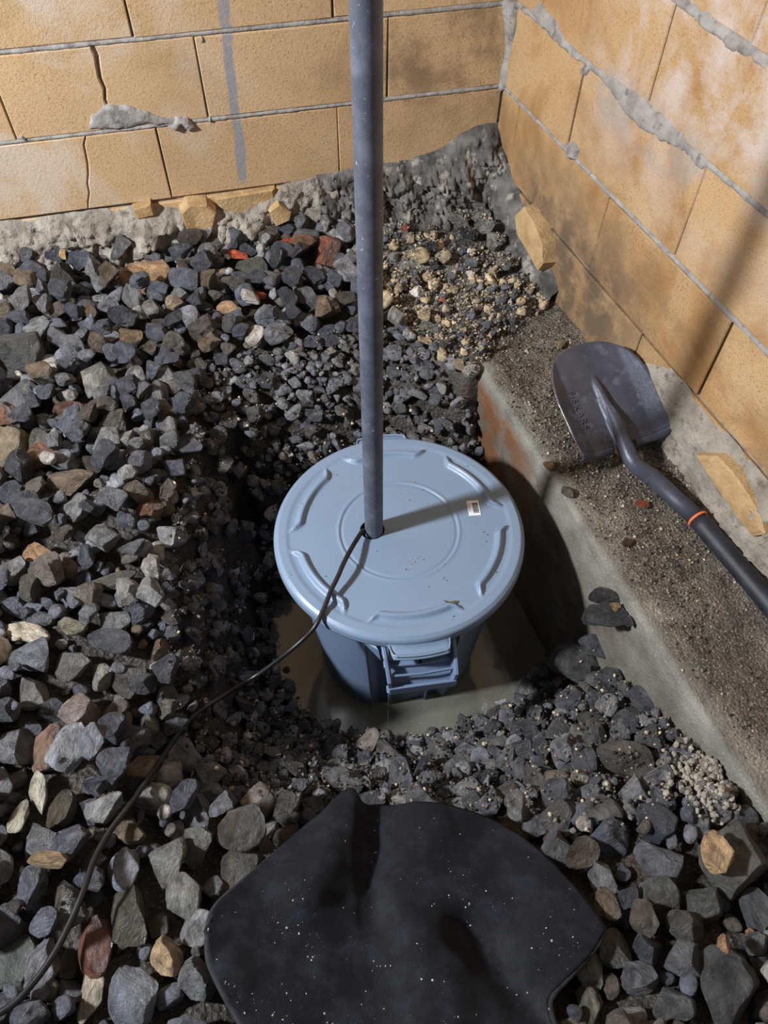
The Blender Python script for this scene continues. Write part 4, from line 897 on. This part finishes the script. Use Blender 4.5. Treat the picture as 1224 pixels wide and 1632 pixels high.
for (px, py, wp, hp, col, nm, cat, lab) in FH:
    P = on_foot(px, py, .003)
    if foot_u(P[0], P[1]) > u_face + .0:                 # beyond the ledge: stands on the gravel grit or hangs on the face
        if py < 700: P = find_ground(px, py, .004, Hm)
        else: P = at(px, py, FT - .035 if nm == 'dirt_clod' else FT - .02)
    pm = pix(P)[2] / FPX; a, b = wp * pm / 2, hp * pm / 2 * 1.15; c = min(a, b) * .6
    P = P + np.array([0, 0, c * .35])
    o = stone_obj(nm, random.randrange(len(RM)), P, (a, b, c), (0, 0, .15 if 'slanted' not in lab else -.3), col); tag(o, lab, cat)

# ------------------------------------------------------------------ waste bin with lid
LZ = .40; RL = .2335
binr = empty('waste_bin', (LC[0], LC[1], -.15), 'round grey blue plastic bin standing in the murky water of the pit', 'bin')
PO = at(596, 846, LZ)[:2] - LC                            # pipe offset on the lid
fr, bk = at(668, 1022, LZ - .02)[:2], at(624, 690, LZ)[:2]
AH = math.atan2(fr[1] - LC[1], fr[0] - LC[0])             # azimuth of the front handle
bz = -.15
def lid():
    nr, na = 120, 400
    rad = np.concatenate([np.linspace(.0, .965, nr - 14), .965 + .035 * np.sin(np.linspace(0, math.pi / 2, 8))[1:], np.ones(5) * 1.0, [.985, .97]])
    th = np.arange(na) * 2 * math.pi / na
    RR, TH = np.meshgrid(rad, th, indexing='ij')
    drop_ = np.zeros(len(rad)); k0 = nr - 14
    edge = np.linspace(0, math.pi / 2, 8)[1:]; drop_[k0:k0 + 7] = .010 * (1 - np.cos(edge)); drop_[k0 + 7:k0 + 12] = np.linspace(.011, .022, 5); drop_[k0 + 12:] = (.023, .014)
    drop_ = drop_[:len(rad)]
    # tabs over the two handles
    da = lambda a0: np.abs((TH - a0 + math.pi) % (2 * math.pi) - math.pi)
    ext = np.zeros_like(RR)
    for a0 in (AH, AH + math.pi):
        ext += np.clip((.235 - da(a0)) / .05, 0, 1) ** 1.0
    ext = ext * ext * (3 - 2 * ext)
    R0 = RR * RL; skirt = np.arange(len(rad))[:, None] >= k0 + 9
    R0 = R0 + ext * np.where(skirt, .024 * np.clip((np.arange(len(rad))[:, None] - k0 - 8) / 2., 0, 1), 0) * np.where(np.arange(len(rad))[:, None] >= k0 + 12, 1., 1.)
    Z = -np.repeat(drop_[:, None], na, 1)
    # circular groove, gentle crown, six stacking ridges with flicked ends
    Z = Z - .0022 * np.exp(-((RR - .462) / .009) ** 2) + .0016 * np.exp(-((RR - .48) / .012) ** 2) + .0022 * np.clip((RR - .87) / .03, 0, 1) * (RR < .97)
    for k in range(6):
        a0 = AH + k * math.pi / 3 + .0; d = da(a0); hw = .415
        rr0 = .795 + .075 * np.clip((d - (hw - .09)) / .09, 0, 1.2) ** 1.6
        amp = np.clip((hw + .02 - d) / .06, 0, 1); amp = amp * amp * (3 - 2 * amp)
        wi = .026 * (1 - .35 * np.clip((d - (hw - .1)) / .1, 0, 1))
        Z = Z + .0090 * amp * np.exp(-(np.abs(RR - rr0) / wi) ** 3)
    V = np.stack([R0 * np.cos(TH), R0 * np.sin(TH), Z], -1).reshape(-1, 3)
    F = gridF(len(rad), na, True)
    # hole for the pipe and the cable
    hc = np.array(PO) + np.array([-.003, .003]); hr = .0225
    dv = np.hypot(V[:, 0] - hc[0], V[:, 1] - hc[1]); inside = dv < hr
    cut = inside[F].all(1); part = inside[F].any(1) & ~cut
    mv = np.unique(F[part]); mv = mv[inside[mv]]
    dirn = (V[mv, :2] - hc) / dv[mv][:, None]; V[mv, :2] = hc + dirn * hr
    F = F[~cut]
    o = link('lid', mesh_np('lid', V, F[:, ::-1], M_lid), binr, Matrix.Translation((0, 0, LZ - bz)) @ Matrix.Rotation(R(.0), 4, 'X'))
    md = o.modifiers.new('thickness', 'SOLIDIFY'); md.thickness = .003; md.offset = -1
    return o
lido = lid()
def body():
    zs = np.concatenate([np.linspace(LZ - .012, LZ - .03, 4), np.linspace(LZ - .035, bz - .05, 70)]); na = 360; th = np.arange(na) * 2 * math.pi / na
    ZZ, TH = np.meshgrid(zs, th, indexing='ij'); dep = LZ - .012 - ZZ
    r = .214 - .085 * dep
    r = r - .006 * np.clip((dep - .028) / .01, 0, 1)
    fl = np.clip((dep - .05) / .04, 0, 1)
    for a0 in (AH, AH + math.pi):
        d = (TH - a0 + math.pi) % (2 * math.pi) - math.pi
        rec = np.clip((.46 - abs(d)) / .07, 0, 1); rec = rec * rec * (3 - 2 * rec)
        r = r - .020 * rec * fl
        for e in (-.245, .245):
            r = r + .012 * np.exp(-((d - e) / .022) ** 2) * fl
    for a0 in (AH + math.pi / 2, AH - math.pi / 2):
        d = (TH - a0 + math.pi) % (2 * math.pi) - math.pi
        rec = np.clip((.38 - abs(d)) / .06, 0, 1); r = r - .006 * rec * fl
    V = np.stack([r * np.cos(TH), r * np.sin(TH), ZZ - bz], -1).reshape(-1, 3)
    F = gridF(len(zs), na, True)[:, ::-1]
    o = link('body', mesh_np('body', V, F, M_bin), binr); md = o.modifiers.new('thickness', 'SOLIDIFY'); md.thickness = .003; md.offset = -1
body()
def boxbm(bm, cx, cy, cz, sx, sy, sz, M=Matrix()):
    g = bmesh.ops.create_cube(bm, size=1); bmesh.ops.transform(bm, matrix=M @ Matrix.Translation((cx, cy, cz)) @ Matrix.Diagonal((sx, sy, sz, 1)), verts=g['verts']); return g['verts']
def polybar(bm, pts, w, h):
    """flat bar with section w (in plane normal) x h (vertical) through points"""
    for a, b in zip(pts[:-1], pts[1:]):
        a, b = Vector(a), Vector(b); d = b - a; L = d.length; q = d.to_track_quat('X', 'Z')
        M = Matrix.Translation((a + b) / 2) @ q.to_matrix().to_4x4() @ Matrix.Diagonal((L + w * .6, w, h, 1))
        bmesh.ops.create_cube(bm, size=1, matrix=M)
def finish(name, bm, mat, parent, bev=.002, M=None):
    me = bpy.data.meshes.new(name); bm.to_mesh(me); bm.free(); me.materials.append(mat)
    o = link(name, me, parent, M)
    if bev: md = o.modifiers.new('bevel', 'BEVEL'); md.width = bev; md.segments = 2; md.limit_method = 'ANGLE'
    return o
for nm, a0 in (('handle', AH), ('handle', AH + math.pi)):
    Mh = Matrix.Rotation(a0, 4, 'Z') @ Matrix.Translation((0, 0, LZ - bz))     # x out, y along the rim
    bm = bmesh.new()
    # side cheeks
    for s in (-1, 1):
        V = [(.198, s * .064, -.024), (.240, s * .064, -.034), (.276, s * .062, -.060), (.276, s * .058, -.100), (.262, s * .0565, -.102), (.250, s * .060, -.058), (.200, s * .068, -.052)]
        W = [(x, y - s * .007, z) for x, y, z in V]
        vs = [bm.verts.new(v) for v in V] + [bm.verts.new(v) for v in W]; m = len(V)
        bm.faces.new(vs[:m]); bm.faces.new(vs[m:][::-1])
        for k in range(m): bm.faces.new((vs[k], vs[(k + 1) % m], vs[m + (k + 1) % m], vs[m + k]))
    bmesh.ops.recalc_face_normals(bm, faces=bm.faces)
    boxbm(bm, .275, 0, -.092, .006, .118, .022)                       # grip bar
    polybar(bm, [(.268, -.058, -.100), (.270, 0, -.100), (.268, .058, -.100)], .014, .003)
    polybar(bm, [(.240, -.060, -.060), (.243, 0, -.060), (.240, .060, -.060)], .012, .007)   # inner shelf
    polybar(bm, [(.262, -.060, -.062), (.265, 0, -.062), (.262, .060, -.062)], .004, .006)
    V = [(.243, -.056, -.064), (.243, .056, -.064), (.272, .056, -.098), (.272, -.056, -.098)]
    vs = [bm.verts.new(v) for v in V] + [bm.verts.new((x - .001, y, z - .004)) for x, y, z in V]
    bm.faces.new(vs[:4]); bm.faces.new(vs[4:][::-1])
    for k in range(4): bm.faces.new((vs[k], vs[(k + 1) % 4], vs[4 + (k + 1) % 4], vs[4 + k]))
    bmesh.ops.recalc_face_normals(bm, faces=bm.faces)
    finish('handle', bm, M_bin, binr, .0015, Mh)
    for s in (-1, 1):                                                 # gusset ears beside the handle
        bm = bmesh.new()
        V = [(.205, s * .080, -.030), (.226, s * .070, -.031), (.226, s * .066, -.072), (.205, s * .074, -.078), (.200, s * .098, -.034)]
        vs = [bm.verts.new(v) for v in V] + [bm.verts.new((x - .012, y + s * .004, z)) for x, y, z in V]; m = 5
        bm.faces.new(vs[:m]); bm.faces.new(vs[m:][::-1])
        for k in range(m): bm.faces.new((vs[k], vs[(k + 1) % m], vs[m + (k + 1) % m], vs[m + k]))
        bmesh.ops.recalc_face_normals(bm, faces=bm.faces)
        finish('rib', bm, M_bin, binr, .002, Mh)
# sticker with bar code
st = at(755, 809, LZ + .002); sa = R(8)
sx = at(773, 812, LZ)[0] - at(740, 812, LZ)[0]
Ms = Matrix.Translation((st[0] - LC[0], st[1] - LC[1], LZ - bz + .0008)) @ Matrix.Rotation(R(5), 4, 'Z')
bm = bmesh.new(); wv = .023; hv = .036
boxbm(bm, 0, 0, 0, wv, hv, .0006); stk = finish('sticker', bm, M_white, binr, .0, Ms)
md = stk.modifiers.new('b', 'BEVEL'); md.width = .002; md.segments = 3; md.limit_method = 'ANGLE'
bm = bmesh.new(); y = .0115
for k in range(17):
    hgt = random.choice((.0004, .0008, .0012)); boxbm(bm, .0035, y - hgt / 2, .0005, .011, hgt, .0002); y -= hgt + random.choice((.0004, .0006, .0009))
boxbm(bm, -.008, .002, .0005, .0007, .020, .0002)
finish('barcode', bm, M_ink, stk, 0)
tag(stk, 'small white sticker with a black bar code')
# mud speckles and a dry leaf on the lid
LP = []; 
for k in range(150):
    a, r_ = rng.uniform(0, 6.28), RL * .93 * math.sqrt(rng.random()); LP.append((LC[0] + r_ * math.cos(a), LC[1] + r_ * math.sin(a)))
for (cx_, cy_, n_) in ((777, 850, 9), (727, 985, 12), (660, 898, 14), (714, 921, 10), (463, 918, 16), (475, 930, 10)):
    p = at(cx_, cy_, LZ)
    for k in range(n_): LP.append((p[0] + rng.normal() * .006, p[1] + rng.normal() * .005))
LP = np.array(LP); LP = LP[np.hypot(LP[:, 0] - LC[0] - PO[0], LP[:, 1] - LC[1] - PO[1]) > .04]
s = .0005 + .0013 * rng.random(len(LP)) ** 3
lc = gcol(len(LP), (.15, .35, .5))
rn = np.hypot(LP[:, 0] - LC[0], LP[:, 1] - LC[1]) / RL
LPz = LZ + np.where((rn > .74) & (rn < .86), .005, 0) + np.where(rn > .87, .0015, 0)
grit('mud_specks', np.stack([LP[:, 0], LP[:, 1], LPz + s * .2], -1), s, lc, 'specks of mud spattered on the bin lid')
lp = at(716, 960, LZ + .004)
bm = bmesh.new()
for k in range(5):
    a = k * .5 - .9; boxbm(bm, 0, 0, 0, .022 - .003 * k, .0022, .0012, Matrix.Translation((.002 * k, .0018 * k - .003, 0)) @ Matrix.Rotation(a * .5, 4, 'Z'))
tag(finish('dry_twig', bm, M_leaf, None, .0006, Matrix.Translation(lp) @ Matrix.Rotation(-.25, 4, 'Z')), 'shrivelled brown leaf scrap on the lid above the front handle', 'leaf')

# ------------------------------------------------------------------ pipe
PX, PY = LC[0] + PO[0], LC[1] + PO[1]
top = onplane(583, 0, np.array([PX, PY, 1.]), np.array([0, 1., 0]))
k = (2.5 - LZ) / (top[2] - LZ); tp = np.array([PX + (top[0] - PX) * k, PY, 2.5])
PR = .0168
pr_ = empty('pipe', (PX, PY, .0), 'tall dark grey plastic pipe rising through the hole in the bin lid', 'pipe')
nseg = 40; bmp = [(PX + (tp[0] - PX) * (z - LZ) / (2.5 - LZ) - PX, 0, z) for z in np.linspace(.05, 2.5, nseg)]
V = []; sg = 48
for p in bmp:
    for r_ in (PR,):
        for kk in range(sg): V.append((p[0] + r_ * math.cos(2 * math.pi * kk / sg), p[1] + r_ * math.sin(2 * math.pi * kk / sg), p[2]))
for p in bmp[::-1]:
    for kk in range(sg): V.append((p[0] + (PR - .0022) * math.cos(2 * math.pi * kk / sg), p[1] + (PR - .0022) * math.sin(2 * math.pi * kk / sg), p[2]))
F = gridF(2 * nseg, sg, True)
link('tube', mesh_np('tube', np.array(V), F[:, ::-1], M_pole), pr_)

# ------------------------------------------------------------------ cable
def Hs(px, py, off): P = find_ground(px, py, off, Hm); return P
cpts = [np.array([PX - .022, PY - .004, LZ - .06]), at(580, 846, LZ + .004), at(566, 864, LZ + .018), at(549, 895, LZ + .026), at(538, 920, LZ + .022), at(528, 940, LZ + .0165), at(517, 968, LZ + .010), at(503, 997, LZ + .000), at(485, 1017, LZ - .02), at(462, 1037, LZ - .04), at(430, 1062, LZ - .075), at(400, 1082, LZ - .10)]
for (x, y, o_) in ((350, 1112, .010), (310, 1140, .012), (285, 1168, .012), (262, 1202, .012), (238, 1238, .012), (205, 1285, .012), (175, 1325, .012), (150, 1370, .012), (133, 1420, .012), (112, 1470, .012), (85, 1522, .012), (50, 1570, .012), (10, 1608, .012), (-60, 1640, .012), (-160, 1660, .01)):
    cpts.append(Hs(x, y, o_))
# ease the height along the run so it spans between stones
Z = np.array([p[2] for p in cpts]); n0 = 12
for it in range(2):
    Z2 = Z.copy()
    for i in range(n0, len(Z) - 1): Z2[i] = max(Z[i] , (Z[i - 1] + Z[i + 1]) / 2)
    Z = Z2
px_ = [pix(p)[:2] for p in cpts]
cpts = [cpts[i] if i < n0 else at(px_[i][0], px_[i][1], Z[i]) for i in range(len(cpts))]
cab = tube('cable', spline(cpts, 8), .0043, M_cable, None, 10); tag(cab, 'black cable running from the lid hole across the gravel to the lower left', 'cable')

# ------------------------------------------------------------------ carpet mat
def coons(top, bot, left, right, n, m):
    def rs(P, k):
        P = np.array(spline(P, 12)); d = np.concatenate([[0], np.cumsum(np.linalg.norm(np.diff(P, axis=0), axis=1))]); t = np.linspace(0, d[-1], k)
        return np.stack([np.interp(t, d, P[:, c]) for c in range(P.shape[1])], -1)
    T, B, L, Rr = rs(top, n), rs(bot, n), rs(left, m), rs(right, m)
    u = np.linspace(0, 1, n)[:, None, None]; v = np.linspace(0, 1, m)[None, :, None]
    return (1 - v) * T[:, None] + v * B[:, None] + (1 - u) * L[None] + u * Rr[None] - ((1 - u) * (1 - v) * T[0] + u * (1 - v) * T[-1] + (1 - u) * v * B[0] + u * v * B[-1])
n_, m_ = 150, 130
topc = [(331, 1490), (335, 1462), (352, 1436), (400, 1395), (450, 1352), (510, 1302), (556, 1260), (578, 1284), (612, 1288), (690, 1283), (780, 1308), (850, 1352), (910, 1412), (950, 1462), (963, 1484)]
leftc = [(331, 1490), (333, 1530), (355, 1580), (388, 1640), (410, 1700), (420, 1780)]
rightc = [(963, 1484), (950, 1508), (915, 1548), (880, 1588), (880, 1620), (900, 1680), (910, 1780)]
botc = [(420, 1780), (600, 1800), (750, 1800), (910, 1780)]
PXY = coons(topc, botc, leftc, rightc, n_, m_)
xf, yf = PXY[..., 0], PXY[..., 1]
# heights: drapes over the ground with folds
X = np.zeros((n_, m_)); Y = X.copy(); Zm = np.full((n_, m_), .40)
base_sm = GZ.copy()
for it in range(10): base_sm[1:-1, 1:-1] = (base_sm[:-2, 1:-1] + base_sm[2:, 1:-1] + base_sm[1:-1, :-2] + base_sm[1:-1, 2:]) / 4
def segd(x, y, L):
    D = np.full(x.shape, 1e9)
    for a, b in zip(L[:-1], L[1:]):
        a, b = np.array(a, float), np.array(b, float); e = b - a; t = np.clip(((x - a[0]) * e[0] + (y - a[1]) * e[1]) / (e @ e), 0, 1)
        D = np.minimum(D, np.hypot(x - a[0] - t * e[0], y - a[1] - t * e[1]))
    return D
fold = .046 * np.exp(-(segd(xf, yf, [(556, 1258), (530, 1340), (490, 1420)]) / 48) ** 2)
fold += .034 * np.exp(-(segd(xf, yf, [(690, 1290), (650, 1420), (690, 1560), (700, 1700)]) / 60) ** 2)
fold -= .018 * np.exp(-(segd(xf, yf, [(595, 1290), (590, 1400), (600, 1480)]) / 22) ** 2)
fold -= .030 * np.exp(-(segd(xf, yf, [(740, 1480), (800, 1560), (860, 1632)]) / 34) ** 2)
fold += .012 * np.exp(-(segd(xf, yf, [(860, 1400), (900, 1500)]) / 60) ** 2)
fold += .011 * fbm(np.stack([xf, yf, xf * 0], -1), .016, 3, 3.)
hh = np.interp(yf, [1250, 1300, 1400, 1500, 1640, 1800], [.285, .315, .365, .405, .445, .46])
hh = hh + np.interp(xf, [330, 400, 600, 800, 960], [.055, .03, -.01, .0, .035]) * np.interp(yf, [1250, 1350], [0, 1])
Zm = hh + fold
d = np.stack([(xf - 612) / FPX + 0 * xf, _f[1] - _u[1] * (yf - 816) / FPX, _f[2] - _u[2] * (yf - 816) / FPX], -1)
P = CAM + d * ((Zm - CAM[2]) / d[..., 2])[..., None]
for it in range(3):                                       # keep above the stones beneath
    Hs_ = Hm.copy()
    for k_ in range(14): Hs_[1:-1, 1:-1] = np.maximum((Hs_[:-2, 1:-1] + Hs_[2:, 1:-1] + Hs_[1:-1, :-2] + Hs_[1:-1, 2:]) / 4, Hs_[1:-1, 1:-1] * (k_ < 5))
    P[..., 2] = np.maximum(P[..., 2], gz(P[..., 0], P[..., 1], Hs_) + .003)
    for c_ in range(2): P[1:-1, 1:-1, 2] = (P[:-2, 1:-1, 2] + P[2:, 1:-1, 2] + P[1:-1, :-2, 2] + P[1:-1, 2:, 2]) / 4
F = gridF(n_, m_)
matr = empty('carpet_mat', P[n_ // 2, m_ // 2], 'black carpet floor mat draped over the gravel in front of the bin', 'mat')
mo = Vector(P[n_ // 2, m_ // 2])
mm_ = mesh_np('pile', P.reshape(-1, 3) - np.array(mo), F, M_mat)
o = link('pile', mm_, matr); md = o.modifiers.new('s', 'SOLIDIFY'); md.thickness = .006; md.offset = 1
if mm_.polygons[0].normal.z < 0: mm_.flip_normals()
bpts = list(P[:, 0]) ; lb_ = list(P[0, ::-1]); rb_ = list(P[-1, :])
loop = lb_ + bpts[1:] + rb_[1:]
bd = tube('edge_binding', [p - np.array(mo) for p in loop[::2]], .0042, M_bind, matr, 8)
# low stones shaded by the mat are kept; crumbs on top of it
NC = 1500; ii = rng.integers(3, n_ - 3, NC); jj = rng.integers(2, m_ - 30, NC); ii = np.where(rng.random(NC) < .5, rng.integers(3, n_ - 3, NC), ii); s = .0004 + .0017 * rng.random(NC) ** 6
grit('mat_crumbs', P[ii, jj] * .5 + P[ii + 1, jj + 1] * .5 * 1. + (P[ii + 1, jj] - P[ii, jj]) * rng.uniform(-.5, .5, (NC, 1)) + np.array([0, 0, .0062]), s, np.tile(np.array(srgb(196, 192, 186)), (NC, 1)) * rng.uniform(.4, 1.1, (NC, 1)), 'pale crumbs and lint scattered on the black mat')

# ------------------------------------------------------------------ shovel
O = np.array([.463, .999, .466]); a_ = np.array([-.331, .895, .299]); b_ = np.array([.942, .330, .054]); n__ = np.array([.050, -.300, .953])
hd = np.array([.466, -.885, 0.]); hd /= np.linalg.norm(hd); tl = R(25)
for q_ in (a_, b_, n__): q_ /= np.linalg.norm(q_)
sh = empty('shovel', O, 'round point shovel with dark blade lying on the footing against the right wall', 'shovel')
def blade():
    nu, nv = 61, 71; LB = .220; U, T = np.meshgrid(np.linspace(-1, 1, nu), np.linspace(0, 1, nv), indexing='ij')
    v = T * LB
    hw = np.interp(T, [0, .1, .48, .58, .70, .80, .88, .94, .98, 1.0], [.098, .099, .100, .098, .092, .083, .071, .055, .035, .010])
    x = U * hw
    dish = .022 * np.clip((abs(x) - .066) / .045, 0, 1) ** 1.1 * 1. + .006 * (abs(x) / .11) ** 2
    crease = -.004 * np.exp(-((x) / .05) ** 2)
    lift = .030 * (T ** 2) * .6
    rib = np.interp(T, [0, .15, .55, .66, .7], [.020, .019, .010, .003, 0]); rw = np.interp(T, [0, .6, .7], [.017, .008, .004])
    z = dish + crease + lift + rib * np.clip(1 - (abs(x) / rw) ** 2, 0, 1) ** .6
    V = O[None, None] + b_ * x[..., None] + a_ * v[..., None] + n__ * (z - .006)[..., None]
    o = link('blade', mesh_np('blade', V.reshape(-1, 3) - O, gridF(nu, nv), M_steel), sh); md = o.modifiers.new('s', 'SOLIDIFY'); md.thickness = .0022; md.offset = 0
    # bright worn edge along the outline
    ed = [V[0, k] for k in range(0, nv)] + [V[k, nv - 1] for k in range(1, nu)] + [V[-1, k] for k in range(nv - 2, -1, -1)]
    tube('worn_edge', [p - O for p in ed], .0011, M_steel2, sh, 6)
    # rolled foot rests
    for s in (-1, 1):
        us_ = [i for i in range(nu) if s * (i - nu // 2) / (nu // 2) > .22]
        rows = []
        for k_ in range(9):
            ph = k_ / 8 * 2.3; rr_ = .010
            off = -a_ * rr_ * math.sin(ph) - n__ * rr_ * (1 - math.cos(ph)) 
            rows.append([V[i, 0] + off for i in us_])
        Vv = np.array(rows).reshape(-1, 3) - O
        q_ = link('foot_rest', mesh_np('foot_rest', Vv, gridF(9, len(us_)), M_steel), sh); md = q_.modifiers.new('s', 'SOLIDIFY'); md.thickness = .0022
    return V
BV = blade()
h2 = np.array([hd[0], hd[1], -.0]); ax0 = O + n__ * .012
def shp(pts): return [p - O for p in pts]
pA = on_foot(1040, 762, .024); pB = on_foot(1112, 827, .022); pC = on_foot(1224, 958, .022)
S0 = O + a_ * .11 - n__ * .001; S1 = O + a_ * .035 + n__ * .003; S2 = at(1008, 734, O[2] - .010)
dr = (pC - pB); dr /= np.linalg.norm(dr)
tube('socket', shp(spline([S0, S1, S2, pA], 8)), list(np.interp(np.linspace(0, 1, 25), [0, .33, .66, 1], [.005, .0130, .0160, .0165])), M_steel, sh, 24)
tube('shaft', shp([pA - dr * .01, (pA + pB) / 2, pB]), .0165, M_shaft, sh, 28)
tube('grip', shp([pB, pB + dr * .02, pC, pC + dr * .28]), [.0175, .0182, .0185, .0185], M_grip, sh, 28)
rp = [pB + dr * -.0025, pB + dr * -.002, pB + dr * .002, pB + dr * .0025]
tag(tube('ring', shp(rp), [.0170, .0192, .0192, .0170], M_orange, sh, 36), 'orange ring between shaft and grip')
fc = bpy.data.curves.new('lettering', 'FONT'); fc.body = 'FISKARS'; fc.size = .021; fc.extrude = .0004; fc.align_x = 'LEFT'; fc.materials.append(M_steel)
fo = bpy.data.objects.new('lettering', fc); COL.objects.link(fo); fo.parent = sh
ux, uz = -a_, n__ + b_ * -.45
iu, iv = 9, 42
P0 = BV[iu, iv] - O; dl = Vector(BV[iu, 8] - BV[iu, iv]).normalized(); nb_ = Vector(BV[iu + 5, iv] - BV[iu, iv]).normalized(); zz_ = dl.cross(nb_)
if zz_.z < 0: zz_ = -zz_
yy_ = zz_.cross(dl); fo.matrix_basis = Matrix(((dl.x, yy_.x, zz_.x, P0[0] + zz_.x * .002), (dl.y, yy_.y, zz_.y, P0[1] + zz_.y * .002), (dl.z, yy_.z, zz_.z, P0[2] + zz_.z * .002), (0, 0, 0, 1)))
fc.space_character = 1.15
bpy.context.view_layer.update()
fm = bpy.data.meshes.new_from_object(fo.evaluated_get(bpy.context.evaluated_depsgraph_get())); mw_ = fo.matrix_basis.copy(); bpy.data.objects.remove(fo)
fm.materials.clear(); fm.materials.append(M_steel); link('lettering', fm, sh, mw_)
